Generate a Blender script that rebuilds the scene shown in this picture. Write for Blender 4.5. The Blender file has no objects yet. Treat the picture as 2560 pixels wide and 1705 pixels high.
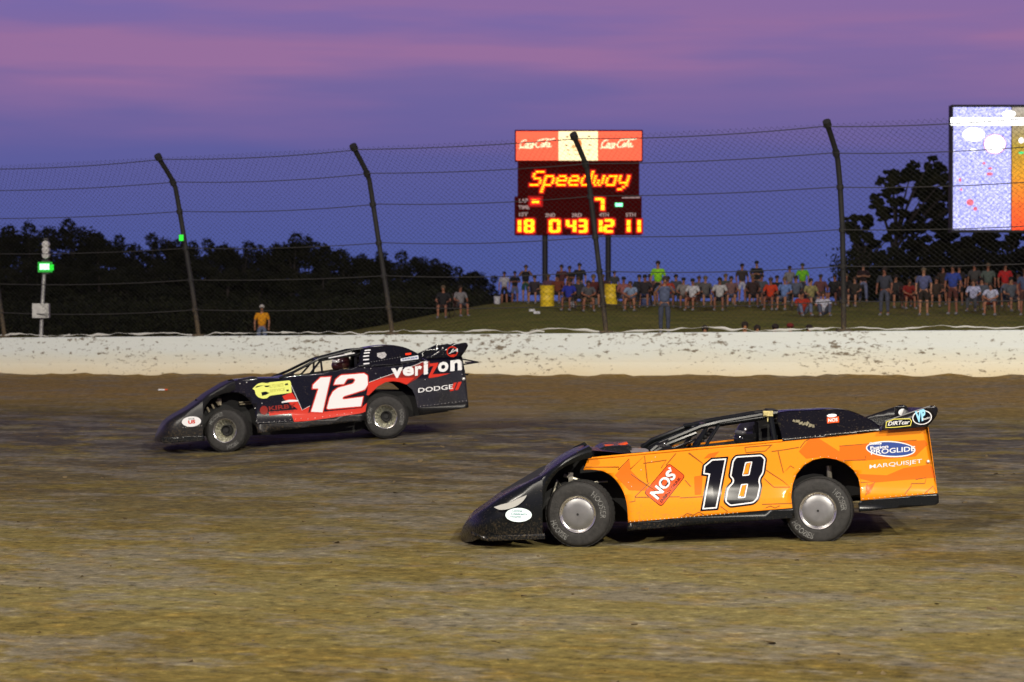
import bpy, bmesh, math, random
import numpy as np
from mathutils import Vector, Matrix, geometry, noise
R = math.radians
rnd = random.Random(7)
S = bpy.context.scene
COL = S.collection
# ------------------------------------------------------------------ camera
F = 5600.0; HZ = 750.0; PITCH = (852.5-HZ)/F; EYE = 3.1
cam_d = bpy.data.cameras.new('camera'); cam = bpy.data.objects.new('camera', cam_d); COL.objects.link(cam)
cam.location = (0, 0, EYE); cam.rotation_euler = (math.pi/2-PITCH, 0, 0)
cam_d.lens = F/2560*36; cam_d.sensor_width = 36; cam_d.clip_start = 0.5; cam_d.clip_end = 9000
cam_d.dof.use_dof = True; cam_d.dof.focus_distance = 27; cam_d.dof.aperture_fstop = 2.6
S.camera = cam
S.render.resolution_x = 1024; S.render.resolution_y = 682
# ------------------------------------------------------------------ dusk sky
W = bpy.data.worlds.new('World'); S.world = W; W.use_nodes = True
nt = W.node_tree; nt.nodes.clear()
def N(t, kind, **kw):
    n = t.nodes.new(kind)
    for k, v in kw.items():
        if k.startswith('i_'): n.inputs[k[2:].replace('_', ' ')].default_value = v
        else: setattr(n, k, v)
    return n
def ramp(t, stops, interp='LINEAR'):
    n = t.nodes.new('ShaderNodeValToRGB'); n.color_ramp.interpolation = interp
    e = n.color_ramp.elements
    while len(e) < len(stops): e.new(0.5)
    for i, (p, c) in enumerate(stops): e[i].position = p; e[i].color = (c[0], c[1], c[2], 1)
    return n
def srgb(h):
    h = h.lstrip('#'); o = []
    for i in (0, 2, 4):
        v = int(h[i:i+2], 16)/255; o.append(v/12.92 if v <= .04045 else ((v+.055)/1.055)**2.4)
    return tuple(o)
out = N(nt, 'ShaderNodeOutputWorld'); bg = N(nt, 'ShaderNodeBackground'); tc = N(nt, 'ShaderNodeTexCoord')
sep = N(nt, 'ShaderNodeSeparateXYZ'); nt.links.new(tc.outputs['Generated'], sep.inputs[0])
el = N(nt, 'ShaderNodeMath', operation='MULTIPLY'); el.inputs[1].default_value = 4.0; nt.links.new(sep.outputs['Z'], el.inputs[0])
g1 = ramp(nt, [(0, srgb('#4c5a9c')), (.08, srgb('#4e5a9d')), (.18, srgb('#565b9c')), (.28, srgb('#605e9c')), (.40, srgb('#68639f')), (.54, srgb('#6a67ac')), (.75, srgb('#474c80')), (1, srgb('#2c3158'))])
nt.links.new(el.outputs[0], g1.inputs[0])
# long pink cloud bands: noise stretched sideways
mp = N(nt, 'ShaderNodeMapping'); mp.inputs['Scale'].default_value = (3.2, 3.2, 30); mp.inputs['Rotation'].default_value = (0, R(1.2), 0)
nt.links.new(tc.outputs['Generated'], mp.inputs[0])
nz = N(nt, 'ShaderNodeTexNoise', i_Scale=1.2, i_Detail=3.0, i_Roughness=.5); nt.links.new(mp.outputs[0], nz.inputs['Vector'])
band = ramp(nt, [(.29, (0, 0, 0)), (.37, (.4,)*3), (.43, (.95,)*3), (.50, (1, 1, 1)), (.56, (.7,)*3), (.66, (.2,)*3)])
addn = N(nt, 'ShaderNodeMath', operation='MULTIPLY_ADD'); addn.inputs[1].default_value = .20; nt.links.new(nz.outputs[0], addn.inputs[0])
el2 = N(nt, 'ShaderNodeMath', operation='SUBTRACT'); el2.inputs[1].default_value = .064; nt.links.new(el.outputs[0], el2.inputs[0])
nt.links.new(el2.outputs[0], addn.inputs[2]); nt.links.new(addn.outputs[0], band.inputs[0])
nr = ramp(nt, [(.35, (.45,)*3), (.6, (1, 1, 1))])
nz2 = N(nt, 'ShaderNodeTexNoise', i_Scale=2.3, i_Detail=3.0); nt.links.new(mp.outputs[0], nz2.inputs['Vector']); nt.links.new(nz2.outputs[0], nr.inputs[0])
mu = N(nt, 'ShaderNodeMath', operation='MULTIPLY'); nt.links.new(band.outputs[0], mu.inputs[0]); nt.links.new(nr.outputs[0], mu.inputs[1])
mixc = N(nt, 'ShaderNodeMix', data_type='RGBA'); nt.links.new(mu.outputs[0], mixc.inputs[0])
nt.links.new(g1.outputs[0], mixc.inputs[6]); mixc.inputs[7].default_value = (*srgb('#976f9e'), 1)
nt.links.new(mixc.outputs[2], bg.inputs[0]); bg.inputs[1].default_value = 1.0
nt.links.new(bg.outputs[0], out.inputs[0])
# weak afterglow sun, low and soft
sd = bpy.data.lights.new('sun', 'SUN'); sd.energy = 0.25; sd.angle = R(15); sd.color = (1, .78, .7)
so = bpy.data.objects.new('sun', sd); COL.objects.link(so); so.rotation_euler = (R(62), 0, R(-35)); so.location = (0, 0, 40)
# the speedway's floodlights, on masts on the infield side
def flood(loc, aim, e, size, blend=.6, col=(1, .93, .80), rad=.28):
    l = bpy.data.lights.new('track_floodlight', 'SPOT'); l.energy = e; l.spot_size = R(size); l.spot_blend = blend
    l.color = col; l.shadow_soft_size = rad
    o = bpy.data.objects.new('track_floodlight', l); COL.objects.link(o); o.location = loc
    o.rotation_euler = (Vector(aim)-Vector(loc)).to_track_quat('-Z', 'Y').to_euler()
FL = 0.93
flood((-26, -12, 32), (-3, 42, 0), 92000*FL, 62)
flood((26, -10, 32), (4, 40, 0), 92000*FL, 62)
flood((11, -22, 25), (2, 42, 0), 90000*FL, 56)
vs = S.view_settings; vs.view_transform = 'Standard'; vs.look = 'None'; vs.exposure = 0; vs.gamma = 1; vs.use_curve_mapping = False
# ------------------------------------------------------------------ projection of the traced outlines on to real planes
CM = Matrix.Rotation(math.pi/2-PITCH, 3, 'X'); CO = Vector((0, 0, EYE))
def ray(px, py): return CM @ Vector(((px-1280)/F, -(py-852.5)/F, -1))
def at(px, py, D):
    d = ray(px, py); return CO+d*(D/d.y)
# ------------------------------------------------------------------ mesh helpers
def tag(o, label=None, cat=None, group=None, kind=None):
    if label: o['label'] = label
    if cat: o['category'] = cat
    if group: o['group'] = group
    if kind: o['kind'] = kind
    return o
def empty(name, loc, label, cat, group=None, rz=0, parent=None):
    o = bpy.data.objects.new(name, None); COL.objects.link(o); o.location = loc; o.rotation_euler = (0, 0, rz)
    o.empty_display_size = .2
    return tag(o, label, cat, group)
class MB:
    def __init__(s): s.v = []; s.f = []; s.m = []
    def add(s, vs_, fs, m=0):
        b = len(s.v); s.v += [tuple(v) for v in vs_]; s.f += [tuple(i+b for i in f) for f in fs]; s.m += [m]*len(fs); return s
    def box(s, c, d, m=0, rot=None):
        x, y, z = (d[0]/2, d[1]/2, d[2]/2); P = [Vector((i*x, j*y, k*z)) for k in (-1, 1) for j in (-1, 1) for i in (-1, 1)]
        if rot is not None: P = [rot @ p for p in P]
        P = [p+Vector(c) for p in P]
        return s.add(P, [(0, 2, 3, 1), (4, 5, 7, 6), (0, 1, 5, 4), (2, 6, 7, 3), (0, 4, 6, 2), (1, 3, 7, 5)], m)
    def tube(s, pts, r, n=8, m=0, cap=True):
        pts = [Vector(p) for p in pts]; rs = r if isinstance(r, (list, tuple)) else [r]*len(pts)
        t0 = (pts[1]-pts[0]).normalized(); up = Vector((0, 0, 1)) if abs(t0.z) < .9 else Vector((1, 0, 0))
        a = t0.cross(up).normalized(); V = []
        for i, p in enumerate(pts):
            t = (pts[min(i+1, len(pts)-1)]-pts[max(i-1, 0)]).normalized()
            a = (a-t*a.dot(t)).normalized(); b = t.cross(a)
            V += [p+(a*math.cos(2*math.pi*k/n)+b*math.sin(2*math.pi*k/n))*rs[i] for k in range(n)]
        Fs = [(i*n+k, i*n+(k+1) % n, (i+1)*n+(k+1) % n, (i+1)*n+k) for i in range(len(pts)-1) for k in range(n)]
        if cap: Fs += [tuple(range(n))[::-1], tuple(range((len(pts)-1)*n, len(pts)*n))]
        return s.add(V, Fs, m)
    def lathe(s, prof, c, n=40, m=0, axis='Y', M=None, mats=None):
        V = []
        for (r, h) in prof:
            for k in range(n):
                a = 2*math.pi*k/n
                p = Vector((r*math.cos(a), h, r*math.sin(a))) if axis == 'Y' else Vector((r*math.cos(a), r*math.sin(a), h))
                if M is not None: p = M @ p
                V.append(p+Vector(c))
        b = len(s.v); s.v += [tuple(v) for v in V]
        for i in range(len(prof)-1):
            for k in range(n):
                s.f.append((b+i*n+k, b+i*n+(k+1) % n, b+(i+1)*n+(k+1) % n, b+(i+1)*n+k)); s.m.append(mats[i] if mats else m)
        return s
    def loft(s, secs, m=0, close=False):
        n = len(secs[0]); V = [p for sc in secs for p in sc]; L = n if close else n-1
        return s.add(V, [(i*n+k, i*n+(k+1) % n, (i+1)*n+(k+1) % n, (i+1)*n+k) for i in range(len(secs)-1) for k in range(L)], m)
    def ball(s, c, r, m=0, n=10):
        rr = r if isinstance(r, (tuple, list)) else (r, r, r); V = []; k2 = n//2
        for i in range(k2+1):
            a = math.pi*i/k2
            for k in range(n):
                b = 2*math.pi*k/n; V.append((c[0]+rr[0]*math.sin(a)*math.cos(b), c[1]+rr[1]*math.sin(a)*math.sin(b), c[2]+rr[2]*math.cos(a)))
        return s.add(V, [(i*n+k, i*n+(k+1) % n, (i+1)*n+(k+1) % n, (i+1)*n+k) for i in range(k2) for k in range(n)], m)
    def build(s, name, mats, parent=None, smooth=False, loc=None):
        me = bpy.data.meshes.new(name); me.from_pydata(s.v, [], s.f)
        mats = mats if isinstance(mats, (list, tuple)) else [mats]
        for m in mats: me.materials.append(m)
        me.polygons.foreach_set('material_index', s.m)
        if smooth: me.polygons.foreach_set('use_smooth', [True]*len(me.polygons))
        me.update(); me.validate()
        if smooth:
            bm = bmesh.new(); bm.from_mesh(me); bmesh.ops.remove_doubles(bm, verts=bm.verts, dist=1e-5); bmesh.ops.recalc_face_normals(bm, faces=bm.faces)
            for e in bm.edges:
                if len(e.link_faces) == 2 and e.calc_face_angle(0) > R(38): e.smooth = False
            bm.to_mesh(me); bm.free()
        o = bpy.data.objects.new(name, me); COL.objects.link(o)
        if parent: o.parent = parent
        if loc: o.location = loc
        return o
# ------------------------------------------------------------------ materials
def mat(name, col, rough=.6, metal=0, emit=None, es=0, var=0, vscale=6, dirt=0, dirtz=.35, coat=0, bump=0, spec=.5):
    m = bpy.data.materials.new(name); m.use_nodes = True; t = m.node_tree; b = t.nodes['Principled BSDF']
    b.inputs['Base Color'].default_value = (*col, 1); b.inputs['Roughness'].default_value = rough; b.inputs['Metallic'].default_value = metal
    b.inputs['Specular IOR Level'].default_value = spec
    if coat: b.inputs['Coat Weight'].default_value = coat; b.inputs['Coat Roughness'].default_value = .05
    if emit: b.inputs['Emission Color'].default_value = (*emit, 1); b.inputs['Emission Strength'].default_value = es
    tcn = N(t, 'ShaderNodeTexCoord'); cur = None
    if var:
        n1 = N(t, 'ShaderNodeTexNoise', i_Scale=float(vscale), i_Detail=6.0); t.links.new(tcn.outputs['Object'], n1.inputs['Vector'])
        r1 = ramp(t, [(.3, tuple(c*(1-var) for c in col)), (.7, tuple(min(1, c*(1+var)) for c in col))]); t.links.new(n1.outputs[0], r1.inputs[0]); cur = r1.outputs[0]
    if bump:
        n3 = N(t, 'ShaderNodeTexNoise', i_Scale=float(vscale*3), i_Detail=6.0); t.links.new(tcn.outputs['Object'], n3.inputs['Vector'])
        bp = N(t, 'ShaderNodeBump', i_Strength=bump, i_Distance=.02); t.links.new(n3.outputs[0], bp.inputs['Height']); t.links.new(bp.outputs[0], b.inputs['Normal'])
    if dirt:
        # thrown clay: speckle noise, denser low on the thing
        n2 = N(t, 'ShaderNodeTexNoise', i_Scale=42.0, i_Detail=5.0, i_Roughness=.65); t.links.new(tcn.outputs['Object'], n2.inputs['Vector'])
        sx = N(t, 'ShaderNodeSeparateXYZ'); t.links.new(tcn.outputs['Object'], sx.inputs[0])
        mr = N(t, 'ShaderNodeMapRange'); mr.inputs[1].default_value = 0; mr.inputs[2].default_value = dirtz; mr.inputs[3].default_value = .16; mr.inputs[4].default_value = -.04
        t.links.new(sx.outputs['Z'], mr.inputs[0])
        ad = N(t, 'ShaderNodeMath', operation='ADD'); t.links.new(n2.outputs[0], ad.inputs[0]); t.links.new(mr.outputs[0], ad.inputs[1])
        r2 = ramp(t, [(.56, (0, 0, 0)), (.74, (dirt,)*3)]); t.links.new(ad.outputs[0], r2.inputs[0])
        mx = N(t, 'ShaderNodeMix', data_type='RGBA'); t.links.new(r2.outputs[0], mx.inputs[0])
        if cur: t.links.new(cur, mx.inputs[6])
        else: mx.inputs[6].default_value = (*col, 1)
        mx.inputs[7].default_value = (.16, .11, .05, 1); cur = mx.outputs[2]
        mr2 = N(t, 'ShaderNodeMapRange'); mr2.inputs[3].default_value = rough; mr2.inputs[4].default_value = .85; t.links.new(r2.outputs[0], mr2.inputs[0]); t.links.new(mr2.outputs[0], b.inputs['Roughness'])
    if cur: t.links.new(cur, b.inputs['Base Color'])
    return m
def emis(name, col, s): return mat(name, tuple(c*.3 for c in col), .5, 0, col, s)
# ------------------------------------------------------------------ the lie of the land
def lerp(a, b, t): return a+(b-a)*t
def sstep(a, b, x):
    t = max(0, min(1, (x-a)/(b-a))); return t*t*(3-2*t)
WA = Vector((-15.06, 65.9)); WB = Vector((12.03, 52.6)); WD = (WB-WA).normalized(); WN = Vector((-WD.y, WD.x))   # wall line, WN away from the track
def ztrack(x, y):
    xx = max(-30, min(30, x)); yy = max(-5, min(75, y))
    z = .0191*yy+.0244*xx
    dx = x+3.4; z += .05*dx*math.exp(-dx*dx/12)*math.exp(-(y-37.9)**2/24)
    return z
def zland(x, y):
    D = max(y, 1); px = 1280+F*x/D
    b = sstep(690, 1330, px)
    pts = [(50, .95), (59, 1.05), (62.5, 1.35), (68, 2.08), (75, 2.36), (82, 2.53), (92, 2.83), (104, 3.02), (112, 2.9), (135, 1.7), (180, 1.2), (400, .9), (9000, .6)]
    h = pts[0][1]
    for (a, za), (c, zc) in zip(pts, pts[1:]):
        if a <= D <= c: h = lerp(za, zc, (D-a)/(c-a)); break
    lo = lerp(1.0, 1.2, sstep(60, 90, D)) if D < 300 else lerp(1.2, .6, sstep(300, 2000, D))
    return lerp(lo, h, b)
def fast_mesh(name, V, Fq, mats, parent=None, smooth=False):
    me = bpy.data.meshes.new(name); V = np.asarray(V, dtype=np.float32); Fq = np.asarray(Fq, dtype=np.int32); k = Fq.shape[1]
    me.vertices.add(len(V)); me.vertices.foreach_set('co', V.ravel())
    me.loops.add(Fq.size); me.loops.foreach_set('vertex_index', Fq.ravel()); me.polygons.add(len(Fq))
    me.polygons.foreach_set('loop_start', np.arange(0, Fq.size, k, dtype=np.int32))
    me.materials.append(mats); me.update(calc_edges=True)
    if smooth: me.polygons.foreach_set('use_smooth', [True]*len(me.polygons))
    o = bpy.data.objects.new(name, me); COL.objects.link(o)
    if parent: o.parent = parent
    return o
def grid_obj(name, us, ts, fn, m):
    V = []
    for t in ts:
        for u in us:
            p = WA+WD*u+WN*t; V.append((p.x, p.y, fn(p.x, p.y, u, t)))
    n = len(us); Fq = [(j*n+i, j*n+i+1, (j+1)*n+i+1, (j+1)*n+i) for j in range(len(ts)-1) for i in range(n-1)]
    return fast_mesh(name, V, Fq, m, smooth=True)
# dirt
def dirt_mat():
    m = bpy.data.materials.new('racing_dirt'); m.use_nodes = True; t = m.node_tree; b = t.nodes['Principled BSDF']
    tcn = N(t, 'ShaderNodeTexCoord')
    mp = N(t, 'ShaderNodeMapping'); mp.inputs['Rotation'].default_value = (0, 0, R(26.1)); t.links.new(tcn.outputs['Object'], mp.inputs[0])
    def nz(sc, scale, det=6, rough=.6, dist=0):
        q = N(t, 'ShaderNodeMapping'); q.inputs['Scale'].default_value = sc; t.links.new(mp.outputs[0], q.inputs[0])
        n = N(t, 'ShaderNodeTexNoise', i_Scale=float(scale), i_Detail=float(det), i_Roughness=rough, i_Distortion=float(dist)); t.links.new(q.outputs[0], n.inputs['Vector']); return n.outputs[0]
    def mix(f, a, c, mode='MIX'):
        x = N(t, 'ShaderNodeMix', data_type='RGBA', blend_type=mode)
        if isinstance(f, float): x.inputs[0].default_value = f
        else: t.links.new(f, x.inputs[0])
        for s_, v in ((6, a), (7, c)):
            if isinstance(v, tuple): x.inputs[s_].default_value = (*v, 1)
            else: t.links.new(v, x.inputs[s_])
        return x.outputs[2]
    big = nz((.16, .35, 1), 1.0, 6, .65, .3); r0 = ramp(t, [(.36, (.134, .096, .025)), (.5, (.176, .137, .042)), (.64, (.205, .172, .068))]); t.links.new(big, r0.inputs[0])
    # dark packed groove: a band across the middle of the track
    sx = N(t, 'ShaderNodeSeparateXYZ'); t.links.new(mp.outputs[0], sx.inputs[0])
    wob = nz((.07, .25, 1), 1.0, 5); wa = N(t, 'ShaderNodeMath', operation='MULTIPLY_ADD'); wa.inputs[1].default_value = 5.0; t.links.new(wob, wa.inputs[0]); t.links.new(sx.outputs['Y'], wa.inputs[2])
    mr = N(t, 'ShaderNodeMapRange'); mr.inputs[1].default_value = 20; mr.inputs[2].default_value = 60; t.links.new(wa.outputs[0], mr.inputs[0])
    gb = ramp(t, [(.06, (0, 0, 0)), (.16, (.35,)*3), (.26, (.6,)*3), (.36, (.95,)*3), (.49, (1,)*3), (.55, (.4,)*3), (.62, (.0,)*3)]); t.links.new(mr.outputs[0], gb.inputs[0])
    st = nz((.55, .8, 1), 1.4, 9, .70, .2); rs = ramp(t, [(.40, (.1,)*3), (.50, (1, 1, 1))]); t.links.new(st, rs.inputs[0])
    gm = N(t, 'ShaderNodeMath', operation='MULTIPLY'); t.links.new(gb.outputs[0], gm.inputs[0]); t.links.new(rs.outputs[0], gm.inputs[1])
    c = mix(gm.outputs[0], r0.outputs[0], (.066, .058, .050))
    wb = ramp(t, [(.54, (0, 0, 0)), (.68, (.9,)*3)]); t.links.new(mr.outputs[0], wb.inputs[0]); c = mix(wb.outputs[0], c, (.27, .175, .060))
    # grey dry streaks
    s2 = nz((.45, .9, 1), 1.3, 9, .72, .2); r2 = ramp(t, [(.49, (0, 0, 0)), (.58, (.6,)*3)]); t.links.new(s2, r2.inputs[0])
    c = mix(r2.outputs[0], c, (.195, .178, .150))
    s3 = nz((.9, 1.3, 1), 2.2, 8, .72); r3 = ramp(t, [(.52, (0, 0, 0)), (.62, (.4,)*3)]); t.links.new(s3, r3.inputs[0])
    c = mix(r3.outputs[0], c, (.24, .15, .028))
    s4 = nz((1.0, 1.3, 1), 6.0, 9, .8); r4 = ramp(t, [(.36, (.40,)*3), (.46, (.9,)*3), (.55, (1.15,)*3), (.64, (1.9,)*3)]); t.links.new(s4, r4.inputs[0])
    c = mix(1.0, c, r4.outputs[0], 'MULTIPLY')
    t.links.new(c, b.inputs['Base Color'])
    rr = N(t, 'ShaderNodeMapRange'); rr.inputs[3].default_value = .9; rr.inputs[4].default_value = .62; t.links.new(gm.outputs[0], rr.inputs[0]); t.links.new(rr.outputs[0], b.inputs['Roughness'])
    b.inputs['Specular IOR Level'].default_value = .08
    h = N(t, 'ShaderNodeMath', operation='ADD'); t.links.new(s3, h.inputs[0]); t.links.new(s4, h.inputs[1])
    h2 = N(t, 'ShaderNodeMath', operation='ADD'); t.links.new(h.outputs[0], h2.inputs[0]); t.links.new(s2, h2.inputs[1])
    bp = N(t, 'ShaderNodeBump', i_Strength=.8, i_Distance=.06); t.links.new(h2.outputs[0], bp.inputs['Height']); t.links.new(bp.outputs[0], b.inputs['Normal'])
    return m
us = [-40+.3*i for i in range(int(110/.3))]
def zt(x, y, u, t):
    z = ztrack(x, y)
    k = max(0, 1+t/1.6) if t < 0 else 1
    z += (.05+.10*noise.noise(Vector((x*1.3, y*1.3, 2)))+.05*noise.noise(Vector((x*4, y*4, 5))))*k*k
    z += .012*noise.noise(Vector((x*.8, y*2.5, 0)))*min(1, max(0, -t/3))*(0 if 22 < y < 26 or 36 < y < 40 else 1)
    return z
ts = [.12]+[-.15*i for i in range(1, 20)]+[-3-.5*i for i in range(0, 150)]
tag(grid_obj('track', us, ts, zt, dirt_mat()), kind='structure')
# grass land
def grass_mat():
    m = bpy.data.materials.new('grass'); m.use_nodes = True; t = m.node_tree; b = t.nodes['Principled BSDF']; tcn = N(t, 'ShaderNodeTexCoord')
    a = N(t, 'ShaderNodeTexNoise', i_Scale=.5, i_Detail=8.0, i_Roughness=.7); t.links.new(tcn.outputs['Object'], a.inputs['Vector'])
    r = ramp(t, [(.3, (.13, .17, .028)), (.5, (.22, .22, .040)), (.7, (.30, .26, .060))]); t.links.new(a.outputs[0], r.inputs[0])
    c = N(t, 'ShaderNodeTexNoise', i_Scale=7.0, i_Detail=6.0, i_Roughness=.8); t.links.new(tcn.outputs['Object'], c.inputs['Vector'])
    r2 = ramp(t, [(.3, (.4,)*3), (.7, (1.5,)*3)]); t.links.new(c.outputs[0], r2.inputs[0])
    x = N(t, 'ShaderNodeMix', data_type='RGBA', blend_type='MULTIPLY'); x.inputs[0].default_value = 1; t.links.new(r.outputs[0], x.inputs[6]); t.links.new(r2.outputs[0], x.inputs[7]); t.links.new(x.outputs[2], b.inputs['Base Color'])
    b.inputs['Roughness'].default_value = 1; b.inputs['Specular IOR Level'].default_value = .1
    bp = N(t, 'ShaderNodeBump', i_Strength=.7, i_Distance=.1); t.links.new(c.outputs[0], bp.inputs['Height']); t.links.new(bp.outputs[0], b.inputs['Normal'])
    return m
GR = grass_mat()
us2 = [-4000, -1500, -600, -250, -120, -70]+[-45+1.0*i for i in range(120)]+[100, 180, 400, 900, 2000, 5000]
ts2 = [.13, .5, 1, 1.5, 2, 2.6]+[3+.7*i for i in range(70)]+[55, 60, 66, 74, 85, 100, 130, 180, 300, 600, 1200, 2500, 6000]
def zg(x, y, u, t):
    return zland(x, y)+(.06*noise.noise(Vector((x*.5, y*.3, 1))) if y < 200 else 0)
tag(grid_obj('grass_bank', us2, ts2, zg, GR), kind='structure')
# plain land below and beyond everything, out to the horizon
bg_ = MB(); bg_.add([(-8000, -400, -1.6), (8000, -400, -1.6), (8000, 8500, -1.6), (-8000, 8500, -1.6)], [(0, 1, 2, 3)])
tag(bg_.build('ground', GR), kind='structure')
# ------------------------------------------------------------------ concrete wall
def wall_mat():
    m = bpy.data.materials.new('painted_concrete'); m.use_nodes = True; t = m.node_tree; b = t.nodes['Principled BSDF']; tcn = N(t, 'ShaderNodeTexCoord')
    sx = N(t, 'ShaderNodeSeparateXYZ'); t.links.new(tcn.outputs['UV'], sx.inputs[0])
    def nz(sc, scale, det=6, rough=.6, dist=0):
        q = N(t, 'ShaderNodeMapping'); q.inputs['Scale'].default_value = sc; t.links.new(tcn.outputs['UV'], q.inputs[0])
        n = N(t, 'ShaderNodeTexNoise', i_Scale=float(scale), i_Detail=float(det), i_Roughness=rough, i_Distortion=float(dist)); t.links.new(q.outputs[0], n.inputs['Vector']); return n.outputs[0]
    # base tone: yellower near the foot, cooler upwards
    w = nz((.35, 1.2, 1), 1.0, 5); ad = N(t, 'ShaderNodeMath', operation='MULTIPLY_ADD'); ad.inputs[1].default_value = .5; t.links.new(w, ad.inputs[0]); t.links.new(sx.outputs['Y'], ad.inputs[2])
    r = ramp(t, [(.25, (.69, .61, .40)), (.55, (.72, .69, .53)), (.85, (.68, .71, .62)), (1.2, (.68, .73, .68))]); t.links.new(ad.outputs[0], r.inputs[0])
    f = nz((1, 2.2, 1), 4.6, 8, .60, .2); gate = nz((.32, .7, 1), 1.0, 3)
    ga = N(t, 'ShaderNodeMapRange'); ga.inputs[1].default_value = .35; ga.inputs[2].default_value = .65; ga.inputs[3].default_value = -.06; ga.inputs[4].default_value = .06; t.links.new(gate, ga.inputs[0])
    hb = ramp(t, [(0, (.0,)*3), (.3, (.35,)*3), (.6, (1, 1, 1)), (1, (.8,)*3)]); t.links.new(sx.outputs['Y'], hb.inputs[0])
    hb2 = N(t, 'ShaderNodeMath', operation='MULTIPLY_ADD'); hb2.inputs[1].default_value = .07; hb2.inputs[2].default_value = -.06; t.links.new(hb.outputs[0], hb2.inputs[0])
    s1 = N(t, 'ShaderNodeMath', operation='ADD'); t.links.new(f, s1.inputs[0]); t.links.new(ga.outputs[0], s1.inputs[1])
    s2 = N(t, 'ShaderNodeMath', operation='ADD'); t.links.new(s1.outputs[0], s2.inputs[0]); t.links.new(hb2.outputs[0], s2.inputs[1])
    rs = ramp(t, [(.565, (0, 0, 0)), (.61, (.5,)*3), (.66, (.9,)*3)]); t.links.new(s2.outputs[0], rs.inputs[0])
    x = N(t, 'ShaderNodeMix', data_type='RGBA'); t.links.new(rs.outputs[0], x.inputs[0]); t.links.new(r.outputs[0], x.inputs[6]); x.inputs[7].default_value = (.125, .09, .045, 1)
    f2 = nz((1, 2.0, 1), 9.0, 5, .6); a3 = N(t, 'ShaderNodeMath', operation='ADD'); t.links.new(f2, a3.inputs[0]); t.links.new(ga.outputs[0], a3.inputs[1])
    r3 = ramp(t, [(.63, (0, 0, 0)), (.70, (.7,)*3)]); t.links.new(a3.outputs[0], r3.inputs[0])
    y = N(t, 'ShaderNodeMix', data_type='RGBA'); t.links.new(r3.outputs[0], y.inputs[0]); t.links.new(x.outputs[2], y.inputs[6]); y.inputs[7].default_value = (.20, .15, .08, 1)
    t.links.new(y.outputs[2], b.inputs['Base Color']); b.inputs['Roughness'].default_value = .75
    bp = N(t, 'ShaderNodeBump', i_Strength=.5, i_Distance=.02); t.links.new(s2.outputs[0], bp.inputs['Height']); t.links.new(bp.outputs[0], b.inputs['Normal'])
    return m
WM = wall_mat(); WH = 1.1
def wallz(u): # design height of the wall foot
    xx = WA.x+WD.x*u; yy = WA.y+WD.y*u; return .0191*min(75, yy)+.0244*max(-30, min(30, xx))
def wall():
    V = []; Fs = []; prof = [(-.10, -.35), (-.10, .0), (-.02, .35), (0, WH-.03), (.03, WH), (.22, WH), (.25, WH-.03), (.25, -.5)]
    U = [-34+.5*i for i in range(190)]
    for u in U:
        for (o, h) in prof:
            p = WA+WD*u+WN*o; V.append((p.x, p.y, wallz(u)+h))
    n = len(prof)
    for i in range(len(U)-1):
        for k in range(n-1): Fs.append((i*n+k, (i+1)*n+k, (i+1)*n+k+1, i*n+k+1))
    me = bpy.data.meshes.new('concrete_wall'); me.from_pydata(V, [], Fs); me.materials.append(WM)
    uv = me.uv_layers.new(name='UVMap')
    for poly in me.polygons:
        for li in poly.loop_indices:
            vi = me.loops[li].vertex_index; uv.data[li].uv = (U[vi//n], prof[vi % n][1])
    o = bpy.data.objects.new('concrete_wall', me); COL.objects.link(o)
    return tag(o, 'long white concrete track wall spattered with brown clay', 'wall')
wall()
# ------------------------------------------------------------------ catch fence
POST = mat('fence_post_steel', (.014, .014, .014), .7, .1, var=.3, vscale=3, dirt=.8, dirtz=1.6)  # near-black, with paler speckle towards the foot
CABLE = mat('cable_steel', (.030, .029, .028), .7, .1)
WIRE = mat('fence_wire', (.018, .018, .018), .8, .0)
FP = [(0, 0), (1.25, .20), (2.5, .44), (3.55, .70), (4.12, .88), (4.35, 1.05), (4.62, 1.34), (4.93, 1.70)]
def fence_pt(u, h, extra=0):
    for (a, oa), (c, oc) in zip(FP, FP[1:]):
        if a <= h <= c+1e-6: o = lerp(oa, oc, (h-a)/(c-a)); break
    else: o = FP[-1][1]
    p = WA+WD*u+WN*(.14-o-extra); return Vector((p.x, p.y, wallz(u)+WH+h))
def u_of_px(px):
    k = (px-1280)/F   # x = k y
    return (k*WA.y-WA.x)/(WD.x-k*WD.y)
fence = empty('catch_fence', (WA.x+WD.x*15, WA.y+WD.y*15, wallz(15)+WH), 'tall black catch fence of posts, cables and chain link along the wall top', 'fence')
OF = -Vector(fence.location)
def sh(pts): return [p+OF for p in pts]
pu = [u_of_px(x) for x in (4, 490, 975, 1510, 2105)]; pu = [pu[0]-5.6]+pu+[pu[-1]+5.9, pu[-1]+11.8]
for ip, u in enumerate(pu):
    kp = (0, -.04, -.055, -.070, -.045, .04, 0, 0)[ip]
    def pp(h, ex=0): return fence_pt(u+kp*min(h, 3), h, ex)
    b = MB(); b.tube(sh([pp(h) for h, _ in FP]), .066, 10)
    b.tube(sh([pp(4.89), pp(4.93)+Vector((-.02, -.04, .06))]), .10, 10)
    b.box(fence_pt(u, .03)+OF, (.34, .26, .05))
    for h in (.74, 1.58, 2.46, 3.48, 4.28): b.tube(sh([pp(h-.05, .01), pp(h+.05, .01)]), .088, 10)
    b.build('post', POST, fence, smooth=True)
U0, U1 = pu[0], pu[-1]
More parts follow.
